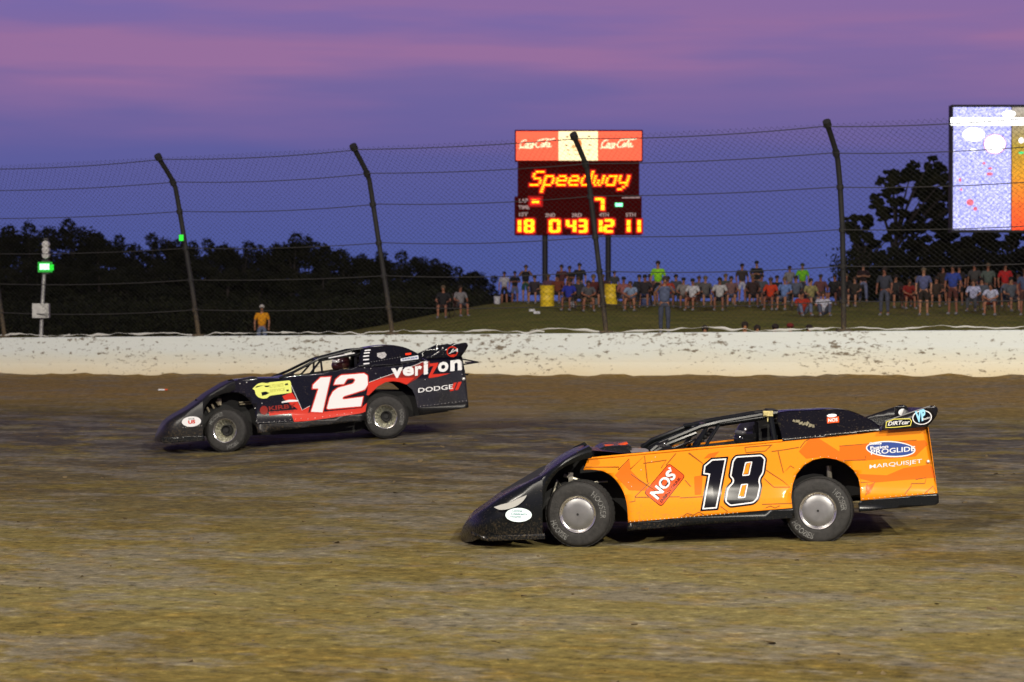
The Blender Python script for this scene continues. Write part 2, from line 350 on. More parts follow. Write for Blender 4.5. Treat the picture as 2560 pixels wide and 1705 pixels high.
for i, h in enumerate((.74, 1.58, 2.46, 3.48, 4.28, 4.87)):
    pts = []
    for j in range(len(pu)-1):
        for k in range(10):
            q = k/10; u = lerp(pu[j], pu[j+1], q); pts.append(fence_pt(u, h, .08)-Vector((0, 0, (.07+.02*math.sin(j*2+i))*4*q*(1-q))))
    MB().tube(sh(pts), .012, 6).build('cable', CABLE, fence, smooth=True)
# pale weathered straps lying along the wall top
for i in range(5):
    pts = []; a0 = U0+i*7.6; 
    rs_ = []
    for k in range(90):
        u = a0+k*.09; pts.append(fence_pt(u, max(.015, .07+.09*noise.noise(Vector((u*.8, i*3.1, 0)))+.06*noise.noise(Vector((u*3, i, 1)))), .03)); rs_.append(max(.004, .013+.035*noise.noise(Vector((u*1.3, 5, i)))))
    MB().tube(sh(pts), rs_, 5).build('lower_cable', mat('lower_cable_paint', (.62, .62, .56), .6), fence, smooth=True)
# chain link
cl = MB(); slope = 1.25; pitch = .15
hs = [h for h, _ in FP]; n_l = int((U1-U0+7)/pitch)
for sgn in (1, -1):
    for i in range(n_l):
        ua = U0-(6.6 if sgn > 0 else 0)+i*pitch; pts = []
        for h in hs:
            u = ua+sgn*slope*h
            if U0 <= u <= U1: pts.append(fence_pt(u, h)+OF)
        if len(pts) > 1: cl.tube(pts, .0028, 3, cap=False)
cl.build('chain_link_mesh', WIRE, fence)
# ------------------------------------------------------------------ signal lamps
GREEN = emis('green_lamp', (.0, .75, .02), 1.1); GREENC = emis('green_lamp_core', (.35, 1, .45), 3); GALV = mat('galvanised', (.36, .36, .34), .5, .5, var=.25); LENS = mat('pale_lens', (.45, .44, .42), .3)
us_ = u_of_px(92); s0 = fence_pt(us_, 0, -.02); s0.z -= .4
sl = empty('signal_light', s0, 'grey signal pole with lit green lamp behind the wall at far left', 'signal light')
MB().tube([(0, 0, 0), (.06, 0, 1.3), (.13, 0, 2.45)], .055, 10).build('pole', GALV, sl, smooth=True)
MB().box((.05, -.1, 1.18), (.48, .22, .42)).box((.05, -.215, 1.18), (.40, .012, .34)).build('control_box', GALV, sl)
hb = MB(); hb.box((.17, 0, 2.46), (.20, .18, .42)); hb.box((.18, 0, 3.02), (.13, .16, .55)); hb.build('signal_housing', mat('signal_black', (.02, .02, .02), .5), sl)
for k in range(3):
    MB().lathe([(.001, -.13), (.10, -.12), (.115, -.07), (.115, .02)], (.18, 0, 2.80+.155*k), 16, axis='Y').build('unlit_lens', LENS, sl, smooth=True)
g = MB().box((.16, -.13, 2.46), (.27, .08, .17)).build('lit_lens', GREENC, sl); MB().box((.17, -.10, 2.45), (.42, .05, .30)).build('lens_bloom', emis('green_glow', (.0, .35, .02), .9), sl)  # larger green plate behind the lens imitates its bloom
MB().box((.36, -.12, 2.44), (.12, .06, .17)).build('side_lens', GREEN, sl)
lp = fence_pt(pu[2]-.15, 2.75, .12)
gl = empty('marker_lamp', lp, 'small square green lamp fixed on the second fence post from left', 'lamp')
MB().box((0, 0, 0), (.14, .06, .20)).build('housing', mat('lamp_black', (.02, .02, .02), .5), gl)
MB().box((0, -.04, 0), (.12, .02, .17)).build('lens', GREEN, gl)
# ================================================================== race cars
class Tracer:
    """2-D outlines measured on the car's flank -> points in the car's own frame (x back, y away, z up)."""
    def __init__(s, px, D, yaw, off):
        # near front tyre contact point
        p = at(px, 800, D); p.z = ztrack(p.x, p.y)
        s.R = Matrix.Rotation(yaw, 3, 'Z'); s.root = p+s.R @ Vector(off); s.Cl = s.R.transposed() @ (CO-s.root); s.hw = off[1]; s.yaw = yaw
    def px(s, x, y, ly=0):
        d = s.R.transposed() @ ray(x, y); t = (ly-s.hw-s.Cl.y)/d.y; return s.Cl+d*t
def offpoly(P, d):
    """miter offset of a closed polygon (positive = inwards for clockwise-on-screen)"""
    n = len(P); A = sum(P[i][0]*P[(i+1) % n][1]-P[(i+1) % n][0]*P[i][1] for i in range(n)); sg = 1 if A > 0 else -1; o = []
    for i in range(n):
        a = Vector(P[i-1]); b = Vector(P[i]); c = Vector(P[(i+1) % n]); e1 = (b-a).normalized(); e2 = (c-b).normalized()
        n1 = Vector((-e1.y, e1.x))*sg; n2 = Vector((-e2.y, e2.x))*sg; m = n1+n2; L = max(.35, m.length); m = m/L; k = d/max(.4, m.dot(n1)); o.append(tuple(b+m*k))
    return o
def ell(cx, cy, rx, ry, a=0, n=40):
    ca, sa = math.cos(R(a)), math.sin(R(a)); return [(cx+rx*math.cos(t)*ca-ry*math.sin(t)*sa, cy+rx*math.cos(t)*sa+ry*math.sin(t)*ca) for t in [2*math.pi*i/n for i in range(n)]]
def smoothc(P, n=6):
    """Catmull-Rom through open points"""
    o = []; P = [Vector(p) for p in P]
    for i in range(len(P)-1):
        a = P[max(i-1, 0)]; b = P[i]; c = P[i+1]; d = P[min(i+2, len(P)-1)]
        for k in range(n):
            t = k/n; o.append(tuple(.5*((2*b)+(c-a)*t+(2*a-5*b+4*c-d)*t*t+(3*b-a-3*c+d)*t*t*t)))
    o.append(tuple(P[-1])); return o
def roundp(P, r, n=4):
    o = []; m = len(P)
    for i in range(m):
        a = Vector(P[i-1]); b = Vector(P[i]); c = Vector(P[(i+1) % m]); d1 = (a-b).normalized(); d2 = (c-b).normalized(); rr = min(r, (a-b).length*.45, (c-b).length*.45)
        p = b+d1*rr; q = b+d2*rr
        for k in range(n+1):
            t = k/n; o.append(tuple(p*(1-t)**2+b*2*t*(1-t)+q*t*t))
    return o
def poly2(loops, step=None):
    """filled polygon(s) in 2-D -> verts, faces, cut by a grid so it can be draped"""
    bm = bmesh.new()
    for L in loops:
        vs_ = [Vector((p[0], p[1], 0)) for p in L]
        tris = geometry.tessellate_polygon([vs_]); bv = [bm.verts.new(v) for v in vs_]
        for t in tris:
            try: bm.faces.new([bv[i] for i in t])
            except ValueError: pass
    if step:
        xs = [v.co.x for v in bm.verts]; ys = [v.co.y for v in bm.verts]
        for lo, hi, ax in ((min(xs), max(xs), 0), (min(ys), max(ys), 1)):
            k = math.floor(lo/step)+1
            while k*step < hi:
                co = Vector((k*step, 0, 0)) if ax == 0 else Vector((0, k*step, 0)); no = Vector((1, 0, 0)) if ax == 0 else Vector((0, 1, 0))
                bmesh.ops.bisect_plane(bm, geom=bm.verts[:]+bm.edges[:]+bm.faces[:], plane_co=co, plane_no=no); k += 1
    bmesh.ops.remove_doubles(bm, verts=bm.verts, dist=1e-4)
    bm.verts.index_update(); V = [(v.co.x, v.co.y) for v in bm.verts]; Fs = [tuple(v.index for v in f.verts) for f in bm.faces]; bm.free(); return V, Fs
TXT = {}
def text2(s, bold=0, shear=0, spacing=1):
    """built-in font -> flat verts/faces normalised to a unit box"""
    k = (s, bold, shear, spacing)
    if k in TXT: return TXT[k]
    c = bpy.data.curves.new('t', 'FONT'); c.body = s; c.offset = bold; c.shear = shear; c.space_character = spacing; c.resolution_u = 3; c.fill_mode = 'FRONT'
    o = bpy.data.objects.new('t', c); COL.objects.link(o); dg = bpy.context.evaluated_depsgraph_get(); me = bpy.data.meshes.new_from_object(o.evaluated_get(dg))
    V = [(v.co.x, v.co.y) for v in me.vertices]; Fs = [tuple(p.vertices) for p in me.polygons]
    bpy.data.objects.remove(o); bpy.data.curves.remove(c); bpy.data.meshes.remove(me)
    x0 = min(v[0] for v in V); x1 = max(v[0] for v in V); y0 = min(v[1] for v in V); y1 = max(v[1] for v in V)
    r = ([((v[0]-x0)/(x1-x0), (v[1]-y0)/(y1-y0)) for v in V], Fs, (x1-x0)/(y1-y0)); TXT[k] = r; return r
def text_at(s, BL, BR, TL, **kw):
    V, Fs, _ = text2(s, **kw); BL, BR, TL = Vector(BL), Vector(BR), Vector(TL)
    return [tuple(BL+(BR-BL)*v[0]+(TL-BL)*v[1]) for v in V], Fs
def strokes2(lines, w):
    """polyline strokes as quads in 2-D"""
    V, Fs = [], []
    for L in lines:
        L = [Vector(p) for p in L]
        for i, p in enumerate(L):
            t = (L[min(i+1, len(L)-1)]-L[max(i-1, 0)]).normalized(); n_ = Vector((-t.y, t.x))*w/2; V += [tuple(p+n_), tuple(p-n_)]
        b = len(V)-2*len(L); Fs += [(b+2*i, b+2*i+1, b+2*i+3, b+2*i+2) for i in range(len(L)-1)]
    return V, Fs
# ---- shared paints
BLACK = mat('gloss_black', (.005, .005, .006), .25, spec=.35, coat=.25, dirt=.5, dirtz=.6)
BLACKM = mat('matt_black_plastic', (.005, .006, .007), .26, spec=.3, dirt=.22, dirtz=.4)
DARK = mat('dark_interior', (.008, .008, .008), .8)
WHITE = mat('white_vinyl', (.66, .66, .67), .4, spec=.2)
BLKV = mat('black_vinyl', (.005, .005, .008), .16, spec=.2)
RUB = mat('tyre_rubber', (.014, .013, .012), .75, var=.5, vscale=20, bump=.25)
TLET = mat('tyre_lettering', (.12, .12, .115), .9, var=.8, vscale=30)
ALU = mat('spun_aluminium', (.24, .24, .24), .42, .75, var=.15, vscale=8)
CHR = mat('bright_rim', (.72, .71, .68), .22, .95)
GOLD = mat('dusty_rim', (.78, .74, .60), .32, .75, var=.45, vscale=25)
STEEL = mat('suspension_steel', (.45, .42, .34), .4, .7)
def arc_text(mb, s, r0, r1, a0, a1, y, m, c, M, bold=.01):
    V, Fs, _ = text2(s, bold=bold); P = []
    for (x, h) in V:
        a = lerp(a0, a1, x); r = lerp(r0, r1, h); P.append(M @ Vector((r*math.cos(a), y, r*math.sin(a)))+Vector(c))
    mb.add(P, Fs, m)
def wheel(car, c, Rt, w, steer, lean, style, letters, name='wheel', far=False):
    e = bpy.data.objects.new(name, None); COL.objects.link(e); e.parent = car; e.location = c; e.empty_display_size = .1
    M = Matrix.Rotation(steer, 3, 'Z') @ Matrix.Rotation(lean, 3, 'X')
    if far: M = Matrix.Rotation(math.pi, 3, 'Z') @ M
    rr = Rt*.565; h = w/2
    t = MB(); pr = [(rr*.98, -h+.05), (rr, -h+.012), (rr+.012, -h+.002), (rr+.03, -h), (Rt-.05, -h), (Rt-.028, -h+.006), (Rt-.010, -h+.022), (Rt-.002, -h+.045), (Rt, -h+.09), (Rt, h-.09), (Rt-.002, h-.045), (Rt-.010, h-.022), (Rt-.03, h-.004), (rr+.03, h), (rr, h-.02), (rr*.98, h-.05)]
    t.lathe(pr, (0, 0, 0), 56, M=M)
    # tread blocks
    for k in range(40):
        for j in range(5):
            a = 2*math.pi*(k+.5*(j % 2))/40; y = -h+.045+j*(w-.09)/4; cc = M @ Vector((Rt*math.cos(a), y, Rt*math.sin(a)))
            t.box(cc, (.006, (w-.09)/4*.8, Rt*.125), 0, M @ Matrix.Rotation(-a, 3, 'Y'))
    for (s, a0, a1) in letters: arc_text(t, s, rr+.045, Rt-.045, R(a0), R(a1), -h-.002, 1, (0, 0, 0), M)
    t.build('tyre', [RUB, TLET], e, smooth=True)
    r = MB(); L = -h+.004
    if style == 'cover':
        r.lathe([(rr*1.0, L+.02), (rr*1.01, L-.004), (rr*.985, L-.012), (rr*.94, L-.010), (rr*.92, L+.006), (rr*.86, L+.012), (rr*.84, L+.004)], (0, 0, 0), 56, M=M)
        r.build('rim', CHR, e, smooth=True)
        d = MB().lathe([(rr*.845, L+.006), (rr*.80, L), (rr*.5, L-.004), (rr*.05, L-.006), (.0005, L-.006)], (0, 0, 0), 56, M=M)
        d.build('wheel_cover', ALU, e, smooth=True)
        b = MB().lathe([(.013, L-.008), (.012, L-.011), (.0004, L-.011)], (0, 0, 0), 12, M=M)
        for k in range(3):
            a = R(25+120*k); b.lathe([(.005, L-.004), (.004, L-.010), (.0004, L-.010)], M @ Vector((rr*.8*math.cos(a), 0, rr*.8*math.sin(a))), 6, M=M)
        b.build('centre_bolt', DARK, e)
    else:
        r.lathe([(rr*1.0, L+.02), (rr*1.01, L-.004), (rr*.985, L-.012), (rr*.94, L-.008), (rr*.92, L+.01)], (0, 0, 0), 56, M=M)
        r.build('rim', CHR, e, smooth=True)
        d = MB().lathe([(rr*.93, L+.008), (rr*.86, L+.05), (rr*.82, L+.11), (rr*.60, L+.155), (rr*.46, L+.16)], (0, 0, 0), 56, M=M)
        for k in range(18):
            a = 2*math.pi*k/18; p0 = M @ Vector((rr*.88*math.cos(a), L+.045, rr*.88*math.sin(a))); p1 = M @ Vector((rr*.5*math.cos(a+.25), L+.145, rr*.5*math.sin(a+.25))); d.tube([p0, p1], [.010, .007], 5)
        d.build('wheel_dish', GOLD, e, smooth=True)
        b = MB().lathe([(rr*.47, L+.15), (rr*.46, L+.06), (rr*.40, L+.045), (rr*.36, L+.09), (rr*.20, L+.10), (rr*.18, L+.06), (.0005, L+.06)], (0, 0, 0), 32, M=M)
        b.build('hub', DARK, e, smooth=True)
    return e
class Car:
    def __init__(s, name, label, cat, px, D, yaw, off, W_, roll, side):
        s.T = Tracer(px, D, yaw, off); s.W = W_; s.roll = roll; s.side = side
        s.o = empty(name, s.T.root, label, cat, rz=yaw)
        s.o['group'] = 'dirt race cars'
    def p(s, x, y, ly=0): return s.T.px(x, y, ly)
    def skin(s, x, y, off=0):                              # point on the flank's curved skin
        q = s.p(x, y, 0); ly = s.side(q.x, q.z); return s.p(x, y, ly-off)
    def far(s, q):                                         # mirror to the other flank; the rolled body sits lower there
        y2 = -q.y; return Vector((q.x, y2, q.z-s.roll*(y2-q.y)))
    def drape(s, VF, name, m, parent=None, off=0, fn=None, far=False, thick=0, smooth=True, extra=None):
        V, Fs = VF; fn = fn or s.skin; P = [fn(x, y, off) for x, y in V]
        if far: P = [s.far(q) for q in P]; Fs = [f[::-1] for f in Fs]
        b = MB(); b.add(P, Fs)
        o = b.build(name, m, parent or s.o, smooth=smooth)
        bm = bmesh.new(); bm.from_mesh(o.data); bmesh.ops.recalc_face_normals(bm, faces=bm.faces)
        if thick:
            avg = sum((f.normal.y for f in bm.faces), 0)
            if (avg > 0) != far: bmesh.ops.reverse_faces(bm, faces=bm.faces)
            bmesh.ops.solidify(bm, geom=bm.faces[:], thickness=thick)
        bm.to_mesh(o.data); bm.free()
        return o
    def decal(s, loops, name, m, parent, off, step=14, fn=None): return s.drape(poly2(loops, step), name, m, parent, off, fn)
    def text(s, st, BL, BR, TL, name, m, parent, off, fn=None, **kw): return s.drape(text_at(st, BL, BR, TL, **kw), name, m, parent, off, fn, smooth=False)
    def bar(s, b, pts, r, n=8):
        """pts: (px,py,ly); also mirrored"""
        P = [s.p(*q) for q in pts]; b.tube(P, r, n); b.tube([s.far(q) for q in P], r, n)
def driver(car, q, label, helm, visor):
    """helmeted driver sitting in the car; q = world point of the head centre"""
    d = empty('person', q-Vector((0, 0, .78)), label, 'person', rz=car.T.yaw)
    z = .0
    J = [(0, 0, .08), (0, 0, .35), (.0, 0, .55), (-.02, 0, .66), (-.03, 0, .78)]
    V = J+[(0, -.2, .52), (-.16, -.24, .32), (-.38, -.12, .38), (0, .2, .52), (-.16, .24, .32), (-.38, .12, .38), (-.2, -.11, .08), (-.5, -.12, .22), (-.2, .11, .08), (-.5, .12, .22)]
    E = [(0, 1), (1, 2), (2, 3), (3, 4), (2, 5), (5, 6), (6, 7), (2, 8), (8, 9), (9, 10), (0, 11), (11, 12), (0, 13), (13, 14)]
    rad = [.15, .15, .15, .07, .09, .08, .06, .045, .08, .06, .045, .1, .08, .1, .08]
    o = skin_obj('body', V, E, rad, mat('race_suit', (.03, .03, .035), .8)); o.parent = d
    h = MB(); h.ball((-.03, 0, .79), (.155, .125, .15), n=20); h.ball((-.12, 0, .73), (.09, .10, .085), n=16); h.build('helmet', mat('helmet_shell', helm, .15, coat=1), d, smooth=True)
    v = MB(); v.ball((-.075, 0, .80), (.125, .118, .055), n=20); v.build('visor', mat('visor_glass', visor, .08, coat=1), d, smooth=True)
    return d
def skin_obj(name, V, E, rad, m, sub=1):
    me = bpy.data.meshes.new(name); me.from_pydata([Vector(v) for v in V], E, []); o = bpy.data.objects.new(name, me); COL.objects.link(o)
    md = o.modifiers.new('s', 'SKIN'); md.use_smooth_shade = True; md.branch_smoothing = .3
    for i, r in enumerate(rad):
        rr = r if isinstance(r, tuple) else (r, r); me.skin_vertices[0].data[i].radius = rr
    me.skin_vertices[0].data[0].use_root = True
    o.modifiers.new('u', 'SUBSURF').levels = sub
    bpy.context.view_layer.update(); dg = bpy.context.evaluated_depsgraph_get(); m2 = bpy.data.meshes.new_from_object(o.evaluated_get(dg)); o.modifiers.clear(); o.data = m2
    bpy.data.meshes.remove(me); m2.name = name; m2.materials.clear(); m2.materials.append(m)
    m2.polygons.foreach_set('use_smooth', [True]*len(m2.polygons)); return o
def join_into(o, mb, m):
    k = len(o.data.materials); o.data.materials.append(m); bm = bmesh.new(); bm.from_mesh(o.data); vs_ = [bm.verts.new(v) for v in mb.v]
    for f in mb.f:
        try: q = bm.faces.new([vs_[i] for i in f]); q.material_index = k; q.smooth = True
        except ValueError: pass
    bm.to_mesh(o.data); bm.free()
def nose_loft(c, st, name, m):
    """st: (zx of station px, y top, y bottom, inset from flank, edge radius)"""
    secs = []
    for (x, yt, yb, y0, r, crown) in st:
        T = c.p(x, yt, y0); B = c.p(x, yb, y0); H = T.z-B.z; r = min(r, H*.45); hw = c.T.hw; L = [B]
        L.append(Vector((T.x, T.y-.015, B.z+H*.3))); L.append(Vector((T.x, T.y-.02, B.z+H*.62)))
        L.append(Vector((T.x, T.y, T.z-r))); L.append(Vector((T.x, T.y+r*.3, T.z-r*.35))); L.append(Vector((T.x, T.y+r, T.z)))
        w = -T.y
        if w-r > .12:
            L.append(Vector((T.x-crown*.15, -w*.72, T.z-.01))); L.append(Vector((T.x-crown*.4, -w*.45, T.z-.045*min(1, r*12)))); L.append(Vector((T.x-crown*.5, 0, T.z-.03*min(1, r*12))))
        else: L += [Vector((T.x, T.y*.6, T.z)), Vector((T.x, T.y*.3, T.z)), Vector((T.x, 0, T.z))]
        far = [Vector((q.x, -q.y, q.z-c.roll*(-2*q.y))) for q in L[:-1]][::-1]
        L2 = []
        for q in L+far: L2.append(q)
        # roll the centre part evenly
        L2[len(L)-1] = L2[len(L)-1]-Vector((0, 0, c.roll*w))
        secs.append(L2)
    b = MB(); b.loft(secs); b.add(secs[0], [tuple(range(len(secs[0])))]); return b.build(name, m, c.o, smooth=True)
def top_sheet(c, edge, name, m, ly=0, drop=0, ny=6):
    """sheet between the two flanks along an edge list of pixel points"""
    secs = []
    for (x, y) in edge:
        a = c.p(x, y, ly); b_ = c.far(a); secs.append([a.lerp(b_, k/ny)-Vector((0, 0, drop+.02*math.sin(math.pi*k/ny)*-1)) for k in range(ny+1)])
    return MB().loft(secs).build(name, m, c.o, smooth=True)
# ------------------------------------------------------------------ car in front: orange with 18
def A_(x, y): return (1100+x/3.364, 980+y/3.364)
def B_(x, y): return (1700+x/3.364, 980+y/3.364)
def AA(*P): return [A_(*p) for p in P]
def BB(*P): return [B_(*p) for p in P]
def side18(x, z): return .010+.05*max(0, z-.3)+.27*.13*.886*(math.erf((z-.58)/.13)+1)+.003*math.sin(x*2.3+z*3)+.0016*math.sin(x*7.1-z*2)
c = Car('race_car', 'orange race car numbered 18 with a black nose, nearest the camera', 'race car', 1445, 23.74, 0, (1.30, .95, 0), 1.9, .042, side18)
ORG = mat('orange_wrap', (.77, .232, .005), .5, spec=.08, coat=.5, dirt=.45, dirtz=.6); ORD = mat('dark_orange_wrap', (.70, .125, .004), .5, spec=.08, coat=.5); OLINE = mat('brown_line_wrap', (.24, .08, .015), .4, spec=.1)
ORED = mat('orange_red_vinyl', (.66, .075, .010), .4, spec=.1); BLUE = mat('blue_vinyl', (.02, .05, .22), .3, coat=.5); LBLUE = mat('light_blue_vinyl', (.25, .55, .75), .35); YEL = mat('yellow_vinyl', (.70, .62, .10), .4)
arch_f = AA((1582, 1098), (1578, 1020), (1570, 940), (1548, 855), (1505, 775), (1445, 708), (1375, 668), (1300, 655), (1205, 655))
arch_r = BB((1520, 912), (1515, 800), (1500, 725), (1458, 655), (1390, 600), (1300, 562), (1210, 553), (1120, 572), (1040, 618), (980, 690), (947, 780), (935, 880), (945, 975))
panel = AA((1245, 562), (1590, 533), (1760, 513))+BB((0, 493), (430, 452), (860, 412), (1250, 374), (1700, 322))+[B_(2075, 290), B_(2088, 296)]+BB((2108, 420), (2135, 620), (2165, 850))+arch_r+BB((0, 1058))+smoothc(arch_f, 3)
side = c.drape(poly2([panel], 22), 'side_panel', ORG, thick=.004)
c.drape(poly2([panel], 22), 'side_panel', ORG, far=True, thick=.004)['label'] = 'orange far side panel'
c.drape(poly2([panel], 22), 'inner_panel', DARK, off=-.012); c.drape(poly2([panel], 22), 'inner_panel', DARK, off=-.012, far=True)
skirtF = AA((1582, 1100))+BB((0, 1060), (945, 980), (960, 1000), (965, 1058), (0, 1128))+AA((1572, 1170))
def under(x, y, off=0): return c.p(x, y, .02-off)
c.drape(poly2([skirtF], 22), 'skirt', BLACKM, off=0, fn=under, thick=.012)
skirtR = BB((1520, 914), (2166, 852), (2176, 872), (2178, 930), (2150, 950), (1508, 1003), (1500, 940))
def bump(x, y, off=0):
    q = c.p(x, y, 0); return c.p(x, y, .045-.05*math.sin(max(0, min(1, (q.z-.25)/.16))*math.pi)-off)
c.drape(poly2([skirtR], 10), 'skirt', BLACKM, fn=bump, thick=.012)
for q in ([skirtF], [skirtR]): c.drape(poly2(q, 40), 'skirt', BLACKM, fn=under, far=True, thick=.012)
nose = [(176, 1188, 1250, .93, .02, 0), (190, 1140, 1262, .80, .04, .0), (225, 1095, 1262, .55, .06, .03), (270, 1048, 1258, .34, .08, .05), (330, 1015, 1232, .18, .08, .08), (400, 975, 1212, .08, .08, .12), (500, 905, 1207, .03, .09, .14), (600, 848, 1203, .01, .09, .15), (700, 795, 1198, 0, .09, .15), (790, 750, 1193, 0, .09, .15), (862, 712, 1188, 0, .09, .15)]
nose = [(A_(x, 0)[0], A_(0, t)[1], A_(0, b_)[1], y0, r, cr) for x, t, b_, y0, r, cr in nose]
nose_loft(c, nose, 'nose', BLACKM)
fend = [(862, 712, 1000), (885, 695, 860), (905, 680, 790), (950, 645, 715), (1000, 610, 662), (1060, 568, 622), (1120, 532, 596), (1180, 500, 575), (1240, 478, 560), (1275, 474, 556)]
fend = [(A_(x, 0)[0], A_(0, t)[1], A_(0, b_)[1], 0, .05, .1) for x, t, b_ in fend]
nose_loft(c, fend, 'fender', BLACKM)
for f_ in (0, 1):
    lip = MB()
    q = [c.p(*A_(x, y), .02) for x, y in ((1140, 545), (1160, 500), (1255, 455), (1285, 482), (1200, 520), (1165, 548))]
    q2 = [p+Vector((0, .22, 0)) for p in q]
    if f_: q = [c.far(p) for p in q]; q2 = [c.far(p) for p in q2]
    n6 = len(q); lip.add(q+q2, [tuple(range(n6)), tuple(range(n6, 2*n6))]+[(i, (i+1) % n6, n6+(i+1) % n6, n6+i) for i in range(n6)])
    lip.build('fender_lip', BLACKM, c.o)
nsk = AA((262, 1170), (350, 1212), (560, 1205), (880, 1186), (885, 1236), (405, 1256), (345, 1244), (262, 1205))
def nosefn(x, y, off=0):
    q = c.p(x, y, 0); x0 = c.p(*A_(400, 0)).x; k = max(0, x0-q.x); return c.p(x, y, k*k*3.2+.0-off)
c.drape(poly2([nsk], 20), 'splitter', BLACKM, off=.022, fn=nosefn, thick=.01)
def nfn(x, y, off=0): return c.p(x, y, -off)
nd = c.o
c.decal([smoothc(AA((452, 968), (520, 945), (600, 925), (660, 895), (730, 866)), 3)+smoothc(AA((722, 885), (690, 925), (640, 960), (570, 985), (500, 990), (452, 968)), 3)[:-1]], 'nose_stripe', mat('grey_white_vinyl', (.36, .36, .34), .5), c.o, .035, 20, nfn)
ov = c.decal([ell(*A_(661, 1034), 33, 17.5)], 'hospital_decal', mat('pale_decal', (.72, .84, .86), .35), c.o, .030, 20, nfn)
for s_, x0, x1, y, hh in (('Levine', 610, 690, 1006, 18), ('Children\'s', 598, 730, 1034, 20), ('Hospital', 592, 682, 1058, 18)):
    c.text(s_, A_(x0, y), A_(x1, y+2), A_(x0, y-hh), 'decal_lettering', mat('teal_ink', (.03, .16, .20), .5), ov, .033, nfn, bold=.01)
# hood, scoop, cowl, decks
top_sheet(c, AA((1275, 490), (1400, 500), (1600, 522), (1765, 513)), 'hood', BLACKM, ly=.12)
sc = MB(); L = []
for (x, y0_, y1_) in ((1285, 512, 520), (1350, 472, 520), (1380, 458, 522), (1590, 446, 524), (1612, 462, 524)):
    a = c.p(*A_(x, y0_), .55); b_ = c.p(*A_(x, y1_), .55); w = .8; L.append([b_, a, a+Vector((0, w, -.01)), b_+Vector((0, w, -.01))])
sc.loft(L, close=True); sc.add(L[-1], [(0, 1, 2, 3)]); sc.build('hood_scoop', BLACKM, c.o)
MB().box(c.p(*A_(1440, 450), .75), (.14, .2, .012)).box(c.p(*A_(1530, 438), .8), (.12, .2, .012), 0, Matrix.Rotation(R(-15), 3, 'Y')).build('scoop_marking', ORED, c.o)
top_sheet(c, AA((1612, 516), (1690, 508), (1775, 512)), 'cowl', mat('grey_cowl', (.30, .28, .25), .4, .3, var=.3, vscale=14), ly=.11, drop=-.004)
rp = [c.p(*q) for q in ((*A_(1245, 560), .10), (*A_(1760, 512), .11), (*B_(430, 450), .11), (*B_(860, 410), .11))]; MB().tube(rp, .012).build('top_rail', ORG, c.o, smooth=True); MB().tube([c.far(q) for q in rp], .014).build('top_rail', ORG, c.o, smooth=True)
# sail panel + roof
def sail(x, y, off=0):
    base = lerp(B_(0, 412)[1], B_(0, 305)[1], (x-B_(860, 0)[0])/(B_(1690, 0)[0]-B_(860, 0)[0])); k = max(0, (base-y)/(82/1.35)); return c.p(x, y, .10+.28*k**1.1-off)
sp = BB((860, 412), (1250, 374), (1500, 345), (1690, 322), (1672, 292), (1640, 262), (1570, 222), (1500, 188), (1420, 160), (1330, 150), (1220, 150), (1100, 158), (1000, 160), (900, 166), (790, 182), (800, 215), (835, 300), (850, 350))
sailo = c.drape(poly2([sp], 14), 'sail_panel', BLACK, fn=sail, thick=.004)
c.drape(poly2([sp], 14), 'sail_panel', BLACK, fn=sail, far=True, thick=.004)
secs = []
for x, y in smoothc(BB((690, 192), (790, 178), (900, 160), (1000, 154), (1100, 152), (1220, 144), (1330, 144), (1420, 154), (1500, 182), (1570, 216), (1640, 256), (1690, 300)), 2):
    a = sail(x, y); b_ = c.far(a); secs.append([a.lerp(b_, k/8)+Vector((0, 0, .012*math.sin(math.pi*k/8))) for k in range(9)])
MB().loft(secs).build('roof', BLACK, c.o, smooth=True)
top_sheet(c, BB((1500, 352), (1700, 325), (1900, 305), (2080, 292)), 'rear_deck', BLACK, ly=.11)
MB().loft([[c.p(*B_(2084, 292), .06), c.far(c.p(*B_(2084, 292), .06))], [c.p(*B_(2160, 850), .08), c.far(c.p(*B_(2160, 850), .08))]]).build('tail_panel', BLACKM, c.o)
# spoiler
spl = BB((1690, 322), (1724, 246), (2100, 116), (2135, 112), (2165, 130), (2170, 158), (2155, 205), (2110, 262), (2080, 292), (1740, 318))
def spf(x, y, off=0): return c.p(x, y, .035-off)
so_ = c.drape(poly2([roundp(spl, 4)], 30), 'spoiler_side', BLACK, fn=spf, thick=.006); c.drape(poly2([roundp(spl, 4)], 30), 'spoiler_side', BLACK, fn=spf, far=True, thick=.006)
bl = MB(); a = c.p(*B_(2075, 290), .05); b_ = c.p(*B_(2140, 135), .05); d_ = Vector((.008, 0, 0)); fa, fb = c.far(a), c.far(b_)
bl.add([a, b_, fb, fa, a+d_, b_+d_, fb+d_, fa+d_], [(0, 1, 2, 3), (4, 7, 6, 5), (1, 5, 6, 2)]); bl.build('spoiler_blade', BLACKM, c.o)
e = MB(); e.tube([spf(*B_(1724, 246)), spf(*B_(2105, 118))], .007, 6); e.build('spoiler_edge', ALU, so_, smooth=True)
